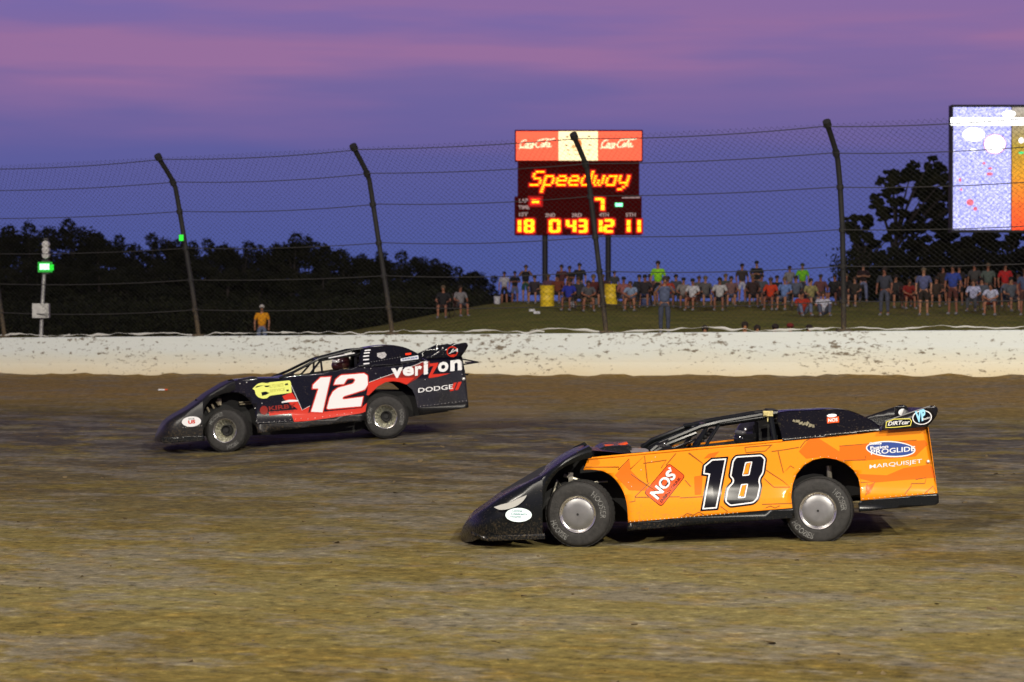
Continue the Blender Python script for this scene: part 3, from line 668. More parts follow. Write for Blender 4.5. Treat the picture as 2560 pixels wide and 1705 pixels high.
# roll cage and pillars
cg = MB()
c.bar(cg, [(*A_(1770, 500), .20), (*A_(1850, 432), .24), (*A_(2190, 292), .36), (*A_(2355, 252), .38), (*B_(700, 190), .38), (*B_(820, 175), .38)], .030)
c.bar(cg, [(*A_(1800, 505), .20), (*A_(1900, 445), .24), (*A_(2150, 345), .36), (*B_(100, 300), .38), (*B_(300, 268), .38), (*B_(730, 208), .38)], .026)
c.bar(cg, [(*B_(325, 280), .38), (*B_(205, 470), .24)], .018); c.bar(cg, [(*B_(220, 305), .38), (*B_(120, 478), .24)], .022)
c.bar(cg, [(*B_(300, 285), .40), (*B_(705, 225), .40)], .014); c.bar(cg, [(*B_(760, 200), .38), (*B_(800, 420), .2)], .03)
for q in ((*A_(2260, 280), .38), (*B_(760, 195), .38)): a = c.p(*q); cg.tube([a, c.far(a)], .022, 8)
cg.build('roll_cage', BLACKM, c.o, smooth=True)
pl_ = AA((1758, 512), (1752, 470), (1840, 428), (1925, 392), (1905, 440), (1960, 462), (2060, 425), (2150, 385), (2160, 400), (2000, 485), (1990, 494))
def plf(x, y, off=0): return c.p(x, y, .20-off)
c.drape(poly2([pl_], 40), 'pillar_plate', BLACK, fn=plf, thick=.006); c.drape(poly2([pl_], 40), 'pillar_plate', BLACK, fn=plf, far=True, thick=.006)
dm = MB()
for k in range(5): a = c.p(*B_(150+k*28, 430-k*26), .5); dm.ball(a, (.035, .06, .03), n=8)
dm.build('dashboard', DARK, c.o, smooth=True)
st = MB(); a = c.p(*B_(770, 330), .62)
st.box(a+Vector((.02, .2, -.02)), (.09, .46, .50)); st.box(a+Vector((-.06, .0, .05)), (.16, .05, .30)); st.box(a+Vector((-.06, .42, .05)), (.16, .05, .30)); st.box(a+Vector((-.2, .2, -.35)), (.5, .46, .08)); st.build('seat', DARK, c.o)
hp = c.p(*B_(618, 345), .72)
driver(c, c.T.root+c.T.R @ (hp+Vector((0, .1, -.02))), 'driver in black helmet inside the orange car numbered 18', (.012, .012, .014), (.10, .10, .10))
# camera box on the roof edge
cb = MB(); a = c.p(*B_(738, 180), .36); cb.box(a, (.105, .07, .055)); cb.box(a+Vector((-.03, -.04, 0)), (.03, .012, .03)); cb.box(a+Vector((.0, 0, -.05)), (.012, .012, .08)); cb.build('roof_camera', mat('tan_box', (.42, .36, .15), .5, var=.4, vscale=60), c.o)
# blister with engine-bay glimpse
bx = MB()
for k in range(7): bx.box(sail(*B_(965+k*26, 245+k*7), .012)+Vector((0, 0, .01*math.sin(k*2))), (.045, .012, .022+.006*(k % 3)), 0, Matrix.Rotation(R(25-k*20), 3, 'Y'))
bx.build('window_opening_bars', mat('dusty_metal', (.20, .18, .12), .5, .4, var=.5, vscale=40), sailo)
c.text('NOS', B_(1246, 254), B_(1326, 246), B_(1246, 224), 'decal_lettering', WHITE, sailo, .013, sail, bold=.03)
c.decal([BB((1235, 215), (1336, 206), (1338, 255), (1238, 264))], 'small_decal', ORED, sailo, .009, 30, sail)
c.decal([ell(*B_(1277, 198), 12.5, 4.2, -4)], 'small_decal', WHITE, sailo, .009, 30, sail)
# spoiler marks
c.decal([BB((1733, 250), (1800, 225), (1935, 222), (1950, 245), (1940, 285), (1880, 292), (1800, 300), (1728, 302))], 'spoiler_decal', YEL, so_, .008, 30, spf)
c.decal([offpoly(BB((1733, 250), (1800, 225), (1935, 222), (1950, 245), (1940, 285), (1880, 292), (1800, 300), (1728, 302)), 1.8)], 'spoiler_decal', BLKV, so_, .0095, 30, spf)
c.text('DIRTcar', B_(1748, 284), B_(1932, 268), B_(1750, 250), 'decal_lettering', WHITE, so_, .011, spf, bold=.02, shear=.2)
c.decal([ell(*B_(2036, 214), 24.5, 18, -8)], 'fuel_decal', WHITE, so_, .008, 30, spf); c.decal([ell(*B_(2036, 214), 22, 15.8, -8)], 'fuel_decal', BLKV, so_, .0095, 30, spf)
c.text('VP', B_(1985, 262), B_(2070, 235), B_(1975, 165), 'decal_lettering', LBLUE, so_, .011, spf, bold=.05)
c.text('Racing', B_(2038, 245), B_(2108, 225), B_(2036, 222), 'decal_lettering', WHITE, so_, .012, spf, bold=.02, shear=.2)
c.decal([ell(*B_(1876, 172), 11.5, 9.5)], 'far_decal', WHITE, c.o, 0, 30, lambda x, y, off=0: c.p(x, y, 1.9-.06))
# --- livery on the flank
for k, P in enumerate((AA((1590, 565), (1605, 660), (1760, 820), (1700, 830), (1590, 825), (1470, 700)), BB((1090, 392), (1160, 385), (1215, 420), (1270, 455), (1340, 500), (1345, 455), (2060, 405), (2085, 440), (1980, 540), (1560, 575), (1380, 580), (1200, 545), (1060, 560), (1000, 500)), BB((120, 710), (190, 700), (180, 860), (125, 865)), BB((240, 520), (330, 500), (290, 545), (200, 560)), BB((1500, 690), (1740, 700), (1880, 640), (2100, 610), (2130, 640), (2150, 720), (1640, 760), (1520, 730)), BB((1560, 790), (1640, 760), (1600, 850), (1575, 860)))):
    c.decal([P], 'livery_shape', ORD, side, .0022, 22)
ln = [AA((1225, 632), (1505, 630), (1500, 655), (1590, 562), (1600, 650), (1720, 535), (1745, 760)), AA((1710, 600), (1905, 572), (1860, 640)), AA((1605, 690), (1860, 860)), AA((1985, 515), (1900, 615)), AA((2090, 515), (2210, 600)), AA((1595, 925), (1640, 918), (1640, 885), (2018, 880)), AA((1760, 760), (1640, 880)), AA((2060, 740), (2110, 795)),
      BB((75, 510), (190, 600)), BB((545, 465), (555, 510), (720, 495), (775, 440)), BB((545, 465), (770, 445)), BB((770, 500), (880, 485), (1000, 465)), BB((825, 500), (870, 680), (930, 620), (960, 640)), BB((700, 640), (860, 745), (925, 800), (790, 800), (705, 725)), BB((0, 890), (190, 880)), BB((1340, 455), (1990, 405)), BB((1380, 575), (1560, 570), (1560, 535)), BB((1520, 760), (1640, 755), (1560, 870), (1575, 770)), BB((1890, 860), (1945, 790), (1945, 770), (2060, 768), (2070, 720), (1980, 735)), BB((2060, 850), (2130, 790), (2150, 830)), BB((690, 945), (940, 935)), BB((30, 1040), (60, 1020), (110, 1035), (160, 1010), (200, 1030)), BB((340, 960), (400, 1005), (380, 1020)), BB((720, 975), (760, 958), (800, 975), (840, 955)), BB((1010, 470), (1050, 415), (1090, 395))]
V, Fs = strokes2(ln, 2.3); join_into(side, MB().add([c.skin(x, y, .0034) for x, y in V], Fs), OLINE)
one = BB((262, 552), (408, 542), (322, 992), (170, 1003), (224, 708), (178, 702), (190, 612))
eight = roundp(BB((462, 527), (690, 512), (735, 556), (716, 690), (682, 738), (694, 790), (668, 905), (625, 948), (418, 975), (363, 928), (384, 800), (436, 745), (404, 715), (428, 572)), 7)
hu = roundp(BB((548, 590), (609, 583), (584, 702), (522, 706)), 3); hd = roundp(BB((513, 775), (574, 770), (549, 890), (485, 895)), 3)
for P in (one, eight):
    c.decal([P], 'race_number', BLKV, side, .0048, 22); c.decal([offpoly(P, 4.3)], 'race_number', WHITE, side, .0060, 22); c.decal([offpoly(P, 7.8)], 'race_number', BLKV, side, .0072, 22)
for P in (hu, hd): c.decal([P], 'race_number', WHITE, side, .0084, 22); c.decal([offpoly(P, 3.2)], 'race_number', BLKV, side, .0092, 22); c.decal([offpoly(P, 5.0)], 'race_number', ORG, side, .0098, 22)
nos = AA((1925, 597), (2065, 705), (1862, 967), (1713, 848))
c.decal([roundp(nos, 9)], 'drink_decal', BLKV, side, .0046, 22); c.decal([offpoly(roundp(nos, 9), 1.6)], 'drink_decal', ORED, side, .0058, 22)
for o_, m_, bb in ((.0068, BLKV, .075), (.0078, WHITE, .035)): c.text('NOS', A_(1832, 908), A_(1992, 706), A_(1762, 850), 'decal_lettering', m_, side, o_, bold=bb)
c.decal([AA((1905, 690), (1935, 652), (1915, 640), (1938, 630), (1950, 672), (1940, 662), (1918, 695))], 'drink_decal', WHITE, side, .0078, 22)
c.text('ENERGY DRINK', A_(1866, 934), A_(2032, 726), A_(1846, 918), 'decal_lettering', BLKV, side, .0078, bold=.02)
c.decal([ell(*B_(1772, 480), 62, 20, 3)], 'razor_decal', WHITE, side, .0048, 22); c.decal([ell(*B_(1772, 479), 59, 17, 3)], 'razor_decal', BLUE, side, .0060, 22)
c.text('Gillette', B_(1592, 446), B_(1696, 440), B_(1590, 424), 'decal_lettering', WHITE, side, .0072, bold=.03, shear=.2)
c.text('Fusion', B_(1600, 486), B_(1752, 470), B_(1600, 458), 'decal_lettering', WHITE, side, .0072, bold=.03)
c.text('PROGLIDE', B_(1606, 528), B_(1978, 496), B_(1606, 486), 'decal_lettering', WHITE, side, .0074, bold=.012)
c.text('MARQUISJET', B_(1594, 655), B_(2035, 606), B_(1594, 612), 'decal_lettering', WHITE, side, .0048, bold=.002)
rv = MB()
for k in range(26): x = 1600+k*36; rv.ball(c.skin(*(A_(x, 1090-(x-1600)*.082) if x < 2018 else B_(x-2018, 1056-(x-2018)*.083)), .004), .0055, n=6)
for k in range(14): rv.ball(c.skin(*B_(1540+k*46, 900-k*4.2), .004), .0055, n=6)
for k in range(18): rv.ball(sail(*B_(885+k*42, 398-k*4.6), .006), .005, n=6)
for k in range(14): a = R(8+13*k); rv.ball(c.skin(*B_(1227+300*math.cos(a), 860-318*math.sin(a)), .004), .0045, n=6)
for x, y in ((1810, 548), (1780, 585), (1610, 795), (1690, 655), (1585, 760), (1460, 545)): rv.ball(c.skin(*A_(x, y), .004), .006, n=6)
rv.ball(c.skin(*B_(2088, 585), .012), .02, n=10)  # larger pale ball set in as a highlight spot at the tail
join_into(side, rv, mat('rivet_and_glint', (.75, .70, .62), .3, .5))
# chassis and wheels
def chassis(c, x0, x1, z0, z1, sx0, sx1):
    b = MB(); L = []
    for x, za, zb in ((x0, z0+.02, .48), (x0+.45, z0, z1-.18), (x0+.9, z0, z1), (sx1-.5, z0+.04, z1), (sx1+.1, z0+.25, z1), (x1, z0+.38, z1-.02)): L.append([Vector((x, -.46, za)), Vector((x, .5, za)), Vector((x, .5, zb)), Vector((x, -.46, zb))])
    b.loft(L, close=True); b.add(L[0], [(0, 1, 2, 3)]); b.add(L[-1], [(0, 1, 2, 3)]); b.build('chassis', DARK, c.o)
q0 = c.p(*A_(1420, 900)); q1 = c.p(*B_(2120, 700))
rx = c.p(*B_(1182, 1003), .03); chassis(c, q0.x-1.15, q1.x-.15, .22, .93, 0, rx.x)
fx = c.p(*A_(1157, 1048), .03); rx = c.p(*B_(1182, 1003), .03)
hwf = c.T.hw
wheel(c.o, (fx.x+.035, -hwf+.17, .352), .352, .30, R(-13), 0, 'cover', [('HOOSIER', 55, -8), ('HOOSIER', 195, 247)])
wheel(c.o, (rx.x+.010, -hwf+.19, rx.z), .352, .34, R(-13), R(-2), 'cover', [('HOOSIER', 52, 2), ('HOOSIER', 205, 262)])
wheel(c.o, (fx.x+.05, hwf-.17, .352+.01), .352, .30, R(-16), 0, 'open', [], far=True)
wheel(c.o, (rx.x+.05, hwf-.19, rx.z+.0), .352, .34, R(-8), 0, 'open', [], far=True)
su = MB()
a = c.p(*A_(1100, 720), .42); su.box(a, (.05, .05, .11)); su.tube([c.p(*A_(1040, 700), .42), c.p(*A_(1300, 790), .40)], .02); su.tube([c.p(*A_(1300, 757), .35), c.p(*A_(1410, 752), .35)], .008)
su.tube([c.p(*A_(950, 860), .35), c.p(*A_(985, 740), .4), c.p(*A_(1015, 790), .4)], .012); su.tube([c.p(*B_(1250, 620), .4), c.p(*B_(1260, 760), .4)], .03); su.build('suspension', STEEL, c.o, smooth=True)
# ------------------------------------------------------------------ car behind: black and red with 12
def C_(x, y): return (370+x/5.227, 840+y/5.227)
def D_(x, y): return (770+x/5.227, 840+y/5.227)
def CC(*P): return [C_(*p) for p in P]
def DD(*P): return [D_(*p) for p in P]
def side12(x, z): return .010+.05*max(0, z-.3)+.27*.13*.886*(math.erf((z-.52)/.13)+1)+.004*math.sin(x*2.7+z*3)+.003*math.sin(x*6.1-z*2)
c = Car('race_car', 'black and red race car numbered 12, farther back by the wall', 'race car', 575, 37.6, R(11), (1.30, .95, 0), 1.9, .03, side12)
BK2 = mat('black_wrap', (.006, .006, .009), .16, spec=.2, coat=.3, dirt=.4, dirtz=.5); RED = mat('red_wrap', (.52, .022, .006), .4, spec=.1, coat=.5, dirt=.3); DRED = mat('dark_red_wrap', (.20, .012, .008), .4, spec=.1); GRY = mat('charcoal_reflection', (.018, .018, .019), .2, .2, coat=.4, dirt=.4, dirtz=.9, var=.4, vscale=3)
YG = mat('lime_decal', (.62, .66, .12), .4); YG2 = mat('olive_ink', (.40, .40, .06), .5); BLK12 = mat('dusty_black', (.009, .009, .010), .36, spec=.3, dirt=.35, dirtz=.7)
af = CC((1415, 1160), (1402, 1040), (1378, 930), (1325, 840), (1250, 775), (1160, 738), (1060, 738))
ar = DD((1432, 938), (1415, 860), (1402, 790), (1362, 700), (1290, 638), (1200, 602), (1110, 590), (1010, 604), (910, 660), (835, 735), (792, 800), (772, 850), (750, 1000))
panel = CC((1060, 738), (1095, 600), (1145, 578), (1400, 556), (1700, 552), (1850, 515))+DD((0, 508), (261, 466), (430, 440), (650, 402), (880, 400), (1250, 362), (1480, 325), (1560, 300), (1800, 275), (2005, 262), (2015, 272), (2040, 400), (2065, 570), (2092, 862))+ar+DD((0, 1112))+smoothc(af, 3)[:-1]
side = c.drape(poly2([panel], 14), 'side_panel', BK2, thick=.004)
c.drape(poly2([panel], 20), 'side_panel', BK2, far=True, thick=.004)['label'] = 'black far side panel'
c.drape(poly2([panel], 30), 'inner_panel', DARK, off=-.012); c.drape(poly2([panel], 30), 'inner_panel', DARK, off=-.012, far=True)
def under(x, y, off=0): return c.p(x, y, .03-off)
skF = CC((1413, 1158))+DD((0, 1112), (750, 1002), (748, 1100), (0, 1192))+CC((1432, 1272)); skR = DD((1430, 938), (2094, 862), (2098, 936), (1452, 1038))
for q in (skF, skR): c.drape(poly2([q], 20), 'skirt', BLK12, fn=under, thick=.012); c.drape(poly2([q], 20), 'skirt', BLK12, fn=under, far=True, thick=.012)
nose = [(92, 1325, 1372, .80, .02, 0), (125, 1290, 1385, .55, .03, 0), (165, 1225, 1388, .32, .05, .04), (205, 1175, 1392, .18, .07, .06), (250, 1130, 1388, .09, .08, .1), (300, 1095, 1384, .04, .09, .12), (380, 1045, 1378, .01, .09, .15), (480, 992, 1372, 0, .09, .15), (560, 945, 1368, 0, .09, .15), (640, 888, 1366, 0, .09, .15), (716, 830, 1362, 0, .09, .15)]
nose = [(C_(x, 0)[0], C_(0, t)[1], C_(0, b_)[1], y0, r, cr) for x, t, b_, y0, r, cr in nose]; nose_loft(c, nose, 'nose', BLK12)
fend = [(716, 830, 1090), (730, 818, 960), (765, 785, 898), (820, 748, 830), (900, 700, 782), (980, 652, 752), (1060, 608, 738), (1140, 578, 700)]
fend = [(C_(x, 0)[0], C_(0, t)[1], C_(0, b_)[1], 0, .05, .1) for x, t, b_ in fend]; nose_loft(c, fend, 'fender', BLK12)
top_sheet(c, CC((1140, 590), (1400, 560), (1700, 555), (1800, 530)), 'hood', BK2, ly=.10, drop=-.01)
lp_ = MB(); L = []
for (x, y0_, y1_) in ((1150, 578, 600), (1190, 562, 596), (1400, 528, 580), (1430, 540, 578)):
    a = c.p(*C_(x, y0_), .3); b_ = c.p(*C_(x, y1_), .3); L.append([b_, a, a+Vector((0, .9, -.03)), b_+Vector((0, .9, -.03))])
lp_.loft(L, close=True); lp_.add(L[-1], [(0, 1, 2, 3)]); lp_.build('hood_scoop', BLACKM, c.o)
def nosefn(x, y, off=0):
    q = c.p(x, y, 0); x0 = c.p(*C_(250, 0)).x; k = max(0, x0-q.x); return c.p(x, y, k*k*2.4-off)
c.drape(poly2([CC((160, 1325), (400, 1318), (735, 1296), (742, 1366), (210, 1402), (165, 1380))], 14), 'splitter', BLACKM, off=.024, fn=nosefn, thick=.01)
def nfn(x, y, off=0): return c.p(x, y, -off)
ov = c.decal([ell(*C_(568, 1118), 24, 12.8, -4)], 'nose_decal', WHITE, c.o, .030, 20, nfn)
c.text('US', C_(525, 1150), C_(618, 1142), C_(525, 1102), 'decal_lettering', RED, ov, .033, nfn, bold=.05); c.text('RACE', C_(530, 1092), C_(605, 1088), C_(530, 1075), 'decal_lettering', BLKV, ov, .033, nfn, bold=.02)
def sail(x, y, off=0):
    k = max(0, (D_(0, 400)[1]-y)/52-(x-D_(700, 0)[0])*.0009); return c.p(x, y, .10+.28*k**1.1-off)
sp = DD((640, 405), (880, 400), (1250, 362), (1480, 325), (1500, 275), (1420, 225), (1330, 180), (1250, 150), (1160, 134), (1080, 128), (1000, 128), (900, 136), (800, 152), (700, 178), (690, 230), (685, 330), (640, 372))
sailo = c.drape(poly2([sp], 10), 'sail_panel', BK2, fn=sail, off=.0, thick=.004); c.drape(poly2([sp], 16), 'sail_panel', BK2, fn=sail, far=True, thick=.004)
secs = []
for x, y in smoothc(DD((560, 200), (700, 168), (800, 144), (900, 128), (1000, 120), (1080, 120), (1160, 126), (1250, 144), (1330, 174), (1420, 220), (1500, 270), (1540, 300)), 2):
    a = sail(x, y); b_ = c.far(a); secs.append([a.lerp(b_, k/8)+Vector((0, 0, .015*math.sin(math.pi*k/8))) for k in range(9)])
MB().loft(secs).build('roof', BK2, c.o, smooth=True)
top_sheet(c, DD((1400, 345), (1560, 302), (1800, 278), (2000, 266)), 'rear_deck', BK2, ly=.11)
MB().loft([[c.p(*D_(2008, 266), .06), c.far(c.p(*D_(2008, 266), .06))], [c.p(*D_(2088, 862), .08), c.far(c.p(*D_(2088, 862), .08))]]).build('tail_panel', BLACKM, c.o)
spl = DD((1510, 305), (1520, 278), (1700, 190), (1900, 94), (1945, 104), (2045, 84), (2078, 92), (2092, 125), (2075, 165), (2035, 225), (2005, 266))
def spf(x, y, off=0): return c.p(x, y, .035-off)
so_ = c.drape(poly2([spl], 20), 'spoiler_side', BK2, fn=spf, thick=.006); c.drape(poly2([spl], 20), 'spoiler_side', BK2, fn=spf, far=True, thick=.006)
bl = MB(); a = c.p(*D_(2000, 266), .05); b_ = c.p(*D_(2070, 110), .05); d_ = Vector((.008, 0, 0)); fa, fb = c.far(a), c.far(b_)
bl.add([a, b_, fb, fa, a+d_, b_+d_, fb+d_, fa+d_], [(0, 1, 2, 3), (4, 7, 6, 5), (1, 5, 6, 2)]); bl.build('spoiler_blade', BLACKM, c.o)
lg = ell(*D_(1885, 205), 14, 13.5)
c.decal([lg], 'round_decal', RED, so_, .008, 30, spf); c.decal([ell(*D_(1885, 205), 11.5, 11)], 'round_decal', BLKV, so_, .009, 30, spf); c.text('JA', D_(1838, 232), D_(1955, 222), D_(1850, 170), 'decal_lettering', WHITE, so_, .011, spf, bold=.01, shear=.3)
c.decal([DD((1850, 245), (1930, 238), (1890, 266))], 'round_decal', RED, so_, .010, 30, spf)
cg = MB()
c.bar(cg, [(*C_(1720, 550), .1), (*C_(1920, 462), .22), (*C_(2180, 325), .36), (*D_(150, 296), .38), (*D_(600, 178), .38), (*D_(720, 165), .38)], .024)
c.bar(cg, [(*D_(170, 318), .38), (*D_(640, 245), .38), (*D_(700, 215), .38)], .018); c.bar(cg, [(*D_(162, 318), .38), (*D_(20, 505), .22)], .018); c.bar(cg, [(*D_(168, 318), .38), (*D_(186, 480), .22)], .018)
c.bar(cg, [(*D_(700, 200), .38), (*D_(690, 400), .2)], .03)
for q in ((*D_(160, 300), .38), (*D_(690, 180), .38)): a = c.p(*q); cg.tube([a, c.far(a)], .02, 8)
cg.build('roll_cage', BLACKM, c.o, smooth=True)
hb_ = MB(); a = c.p(*D_(270, 288), .36); b_ = c.p(*D_(610, 222), .36); hb_.tube([a, b_], .011, 6); hb_.build('bar_highlight', WHITE, c.o, smooth=True)  # white tube painted in as the highlight along the window bar
pp = CC((1700, 552), (1925, 458), (1905, 500), (1935, 515), (1850, 520)); 
def plf(x, y, off=0): return c.p(x, y, .12-off)
c.drape(poly2([pp], 40), 'pillar_plate', BK2, fn=plf, thick=.006)
st = MB(); a = c.p(*D_(650, 330), .6); st.box(a+Vector((.03, .2, -.02)), (.08, .42, .40)); st.box(a+Vector((-.2, .2, -.3)), (.45, .42, .08)); st.build('seat', DARK, c.o)
hp = c.p(*D_(470, 350), .75)
driver(c, c.T.root+c.T.R @ (hp+Vector((0, .1, 0))), 'driver in dark red helmet inside the black and red car numbered 12', (.035, .010, .012), (.5, .5, .5))
MB().box(c.p(*D_(520, 440), .6), (.14, .3, .04)).build('headrest', mat('tan_pad', (.35, .27, .12), .7), c.o)
tb = MB()
for y0_ in (300, 375): tb.tube([c.p(*D_(2010, y0_), .3), c.p(*D_(2225, 342), .3)], .014, 6)
tb.tube([c.p(*D_(2225, 342), .3), c.far(c.p(*D_(2225, 342), .3))], .014, 6); tb.tube([c.p(*D_(2050, 505), .2), c.p(*D_(2095, 502), .2)], .018, 6); tb.build('rear_bumper', BLACKM, c.o, smooth=True)
for k, (x, y) in enumerate(((780, 186), (770, 220), (760, 262), (760, 308), (765, 360))): c.decal([roundp(DD((x-40, y-4), (x+38, y-12), (x+38, y+4), (x-40, y+12)), 1.2)], 'stripe', WHITE, sailo, .008, 30, sail)
c.decal([roundp(DD((900, 225), (1000, 208), (1030, 240), (1010, 280), (960, 298), (905, 270)), 2)], 'small_decal', mat('grey_decal', (.35, .34, .34), .4, var=.5, vscale=40), sailo, .008, 30, sail)
c.decal([DD((1272, 226), (1345, 218), (1347, 242), (1275, 250))], 'roof_marker', emis('red_marker', (1, .03, .0), 1.2), sailo, .009, 30, sail)
c.decal([roundp(DD((1208, 296), (1440, 250), (1448, 300), (1215, 332)), 2)], 'small_decal', mat('silver_decal', (.55, .57, .6), .35), sailo, .008, 30, sail)
c.text('SERIES', D_(1230, 318), D_(1430, 290), D_(1230, 296), 'decal_lettering', BLUE, sailo, .010, sail, bold=.02)
# livery
c.decal([DD((795, 602), (1100, 492), (1480, 345), (1530, 330), (1590, 325), (1600, 400), (1420, 560), (1290, 636), (1200, 602), (1110, 590), (1010, 604), (910, 660), (835, 735), (792, 775), (765, 770))], 'livery_shape', DRED, side, .0022, 14)
c.decal([DD((795, 602), (1010, 545), (1240, 545), (1390, 545), (1290, 636), (1200, 602), (1110, 590), (1010, 604), (910, 660), (835, 735), (792, 775), (765, 770))], 'livery_shape', RED, side, .0034, 14)
c.decal([DD((1292, 640), (1420, 560), (1580, 545), (1900, 470), (2050, 440), (2065, 570), (2090, 860), (1432, 936), (1415, 860), (1402, 790), (1362, 700))], 'livery_shape', GRY, side, .0046, 14)  # charcoal rear quarter, mostly reflection put into the colour
c.decal([CC((1755, 785), (1880, 735), (1900, 760), (2015, 965), (2115, 915), (2095, 1000))+DD((0, 1005), (250, 985), (700, 940), (770, 870), (750, 990), (560, 1048), (0, 1108))+CC((1910, 1122), (1870, 1010), (1590, 1040), (1575, 990), (1960, 960), (1780, 830))], 'livery_shape', RED, side, .0048, 14)
c.decal([strip for strip in [CC((1745, 858), (1850, 832), (1965, 835), (1965, 855), (1850, 862), (1750, 874))]], 'livery_shape', WHITE, side, .0062, 14)
V, Fs = strokes2([DD((795, 604), (1100, 494), (1420, 372), (1510, 332)), CC((1870, 640), (1950, 820), (2015, 968), (2118, 912))], .9); join_into(side, MB().add([c.skin(x, y, .0066) for x, y in V], Fs), WHITE)
one = DD((160, 528), (312, 520), (200, 1012), (22, 1002), (118, 700), (45, 700), (52, 632))
two = DD((322, 650), (352, 560), (425, 500), (735, 474), (790, 510), (796, 640), (750, 712), (474, 800), (462, 815), (735, 780), (704, 930), (255, 968), (232, 950), (272, 800), (318, 715), (388, 665), (580, 612), (605, 575), (585, 565), (520, 570), (475, 640))
for P in (one, roundp(two, 3)):
    c.decal([P], 'race_number', RED, side, .0074, 14); c.decal([offpoly(P, 2.6)], 'race_number', WHITE, side, .0088, 14)
z6 = (.0080, .0095)
for s_, x0, x1, yb, yt in (('v', 1088, 1240, 556, 425), ('e', 1238, 1385, 530, 408), ('r', 1398, 1490, 520, 395), ('i', 1510, 1570, 505, 325), ('o', 1698, 1835, 478, 345), ('n', 1860, 2012, 462, 318)):
    V, Fs = text_at(s_, D_(x0, yb), D_(x1, yb-(x1-x0)*.12), D_(x0, yt), bold=.038); c.drape((V, Fs), 'sponsor_lettering', WHITE, side, .009, smooth=False)
c.decal([DD((1588, 362), (1702, 348), (1696, 380), (1628, 500), (1860, 488), (1700, 532), (1575, 552), (1578, 520), (1640, 392), (1592, 398))], 'sponsor_lettering', RED, side, .009, 14)
c.text('DODGE', D_(1440, 742), D_(1895, 690), D_(1440, 682), 'sponsor_lettering', WHITE, side, .009, bold=.012)
c.decal([DD((1905, 612), (1945, 605), (1900, 715), (1850, 722)), DD((1962, 602), (2008, 596), (1965, 700), (1918, 710))], 'sponsor_stripes', RED, side, .009, 14)
yl = CC((1362, 690), (1400, 655), (1440, 620), (1500, 608), (1560, 618), (1590, 605), (1850, 580), (1866, 600), (1880, 740), (1700, 765), (1590, 780), (1560, 812), (1500, 820), (1440, 800), (1405, 760), (1395, 705))
yd = c.decal([roundp(yl, 3)], 'sponsor_decal', YG, side, .008, 14)
c.text('AUTO PARTS', C_(1580, 685), C_(1770, 660), C_(1580, 640), 'decal_lettering', YG2, yd, .010, bold=.02); c.text('SERVICE', C_(1590, 738), C_(1790, 715), C_(1590, 698), 'decal_lettering', YG2, yd, .010, bold=.02)
for P in (CC((1515, 650), (1590, 645), (1575, 665), (1540, 668)), CC((1480, 735), (1540, 725), (1588, 745), (1540, 770), (1490, 782)), CC((1790, 622), (1828, 616), (1830, 640), (1793, 645)), CC((1808, 702), (1838, 696), (1840, 720), (1812, 725)), CC((1420, 655), (1520, 640), (1400, 680))): c.decal([P], 'decal_marking', BLKV, yd, .010, 14)
c.decal([ell(*C_(1515, 970), 10, 11)], 'sponsor_decal', DRED, side, .0095, 14)
c.text('KIRBY', C_(1580, 975), C_(1935, 935), C_(1575, 920), 'sponsor_lettering', DRED, side, .0105, bold=.03); c.text('BUILDING', C_(1600, 1008), C_(1900, 985), C_(1600, 988), 'sponsor_lettering', DRED, side, .0105, bold=.01)
rv = MB()
for k in range(14): rv.ball(c.skin(*D_(1470+k*46, 918-k*5.5), .008), .006, n=6)
for k in range(16): rv.ball(c.skin(*C_(1440+k*70, 1138-k*7.5) if k < 9 else D_(0+(k-9)*95, 1085-(k-9)*14), .008), .007, n=6)
for k in range(12): rv.ball(sail(*D_(830+k*34, 340-k*6), .006), .005, n=6)
for x, y in ((1400, 942), (1490, 880), (1200, 622), (1290, 606)): rv.ball(c.skin(*C_(x, y), .01), .010, n=6)
for x, y in ((740, 415), (820, 425), (885, 492), (950, 540), (1530, 570), (2012, 500)): rv.ball(c.skin(*D_(x, y), .01), .008, n=6)
for k in range(9): rv.ball(c.p(*C_(460+k*30, 1196-k*3), -.025), .006, n=6)
rv.ball(c.skin(*D_(2035, 560), .01), .03, n=10); rv.ball(spf(*D_(1760, 158), .008), .016, n=8)
join_into(side, rv, mat('rivet_bright', (.75, .72, .68), .3, .5))
fx = c.p(*C_(1028, 1195), .02); rx = c.p(*D_(1038, 1046), .02)
q1 = c.p(*D_(2000, 700)); chassis(c, fx.x-.75, q1.x-.15, .24, .98, 0, rx.x)
wheel(c.o, (fx.x+.03, -c.T.hw+.17, .355), .362, .30, R(-22), R(-2), 'open', [('HOOSIER', 158, 98), ('HOOSIER', 278, 322)])
wz = c.T.root; rw = c.T.root+c.T.R @ Vector((rx.x, -.8, 0)); rz_ = ztrack(rw.x, rw.y)-c.T.root.z+.355
wheel(c.o, (rx.x+.01, -c.T.hw+.19, max(rx.z-.01, rz_)), .362, .34, R(-14), 0, 'open', [('HOOSIER', 150, 205), ('HOOSIER', 25, -30)])
for x_, st_ in ((fx.x+.1, -20), (rx.x+.05, -8)):
    w3 = c.T.root+c.T.R @ Vector((x_, .78, 0)); wheel(c.o, (x_, c.T.hw-.18, ztrack(w3.x, w3.y)-c.T.root.z+.35), .355, .30, R(st_), 0, 'open', [], far=True)
su = MB()
for k in range(3): su.tube([c.p(*C_(770+k*60, 930-k*40), .35), c.p(*C_(800+k*62, 990-k*45), .38)], .018)
su.box(c.p(*C_(930, 860), .42), (.07, .05, .11)); su.tube([c.p(*C_(1190, 870), .4), c.p(*C_(1390, 850), .4)], .015); su.tube([c.p(*C_(1200, 895), .4), c.p(*C_(1380, 880), .4)], .012); su.build('suspension', mat('dirty_steel', (.34, .29, .20), .5, .4), c.o, smooth=True)
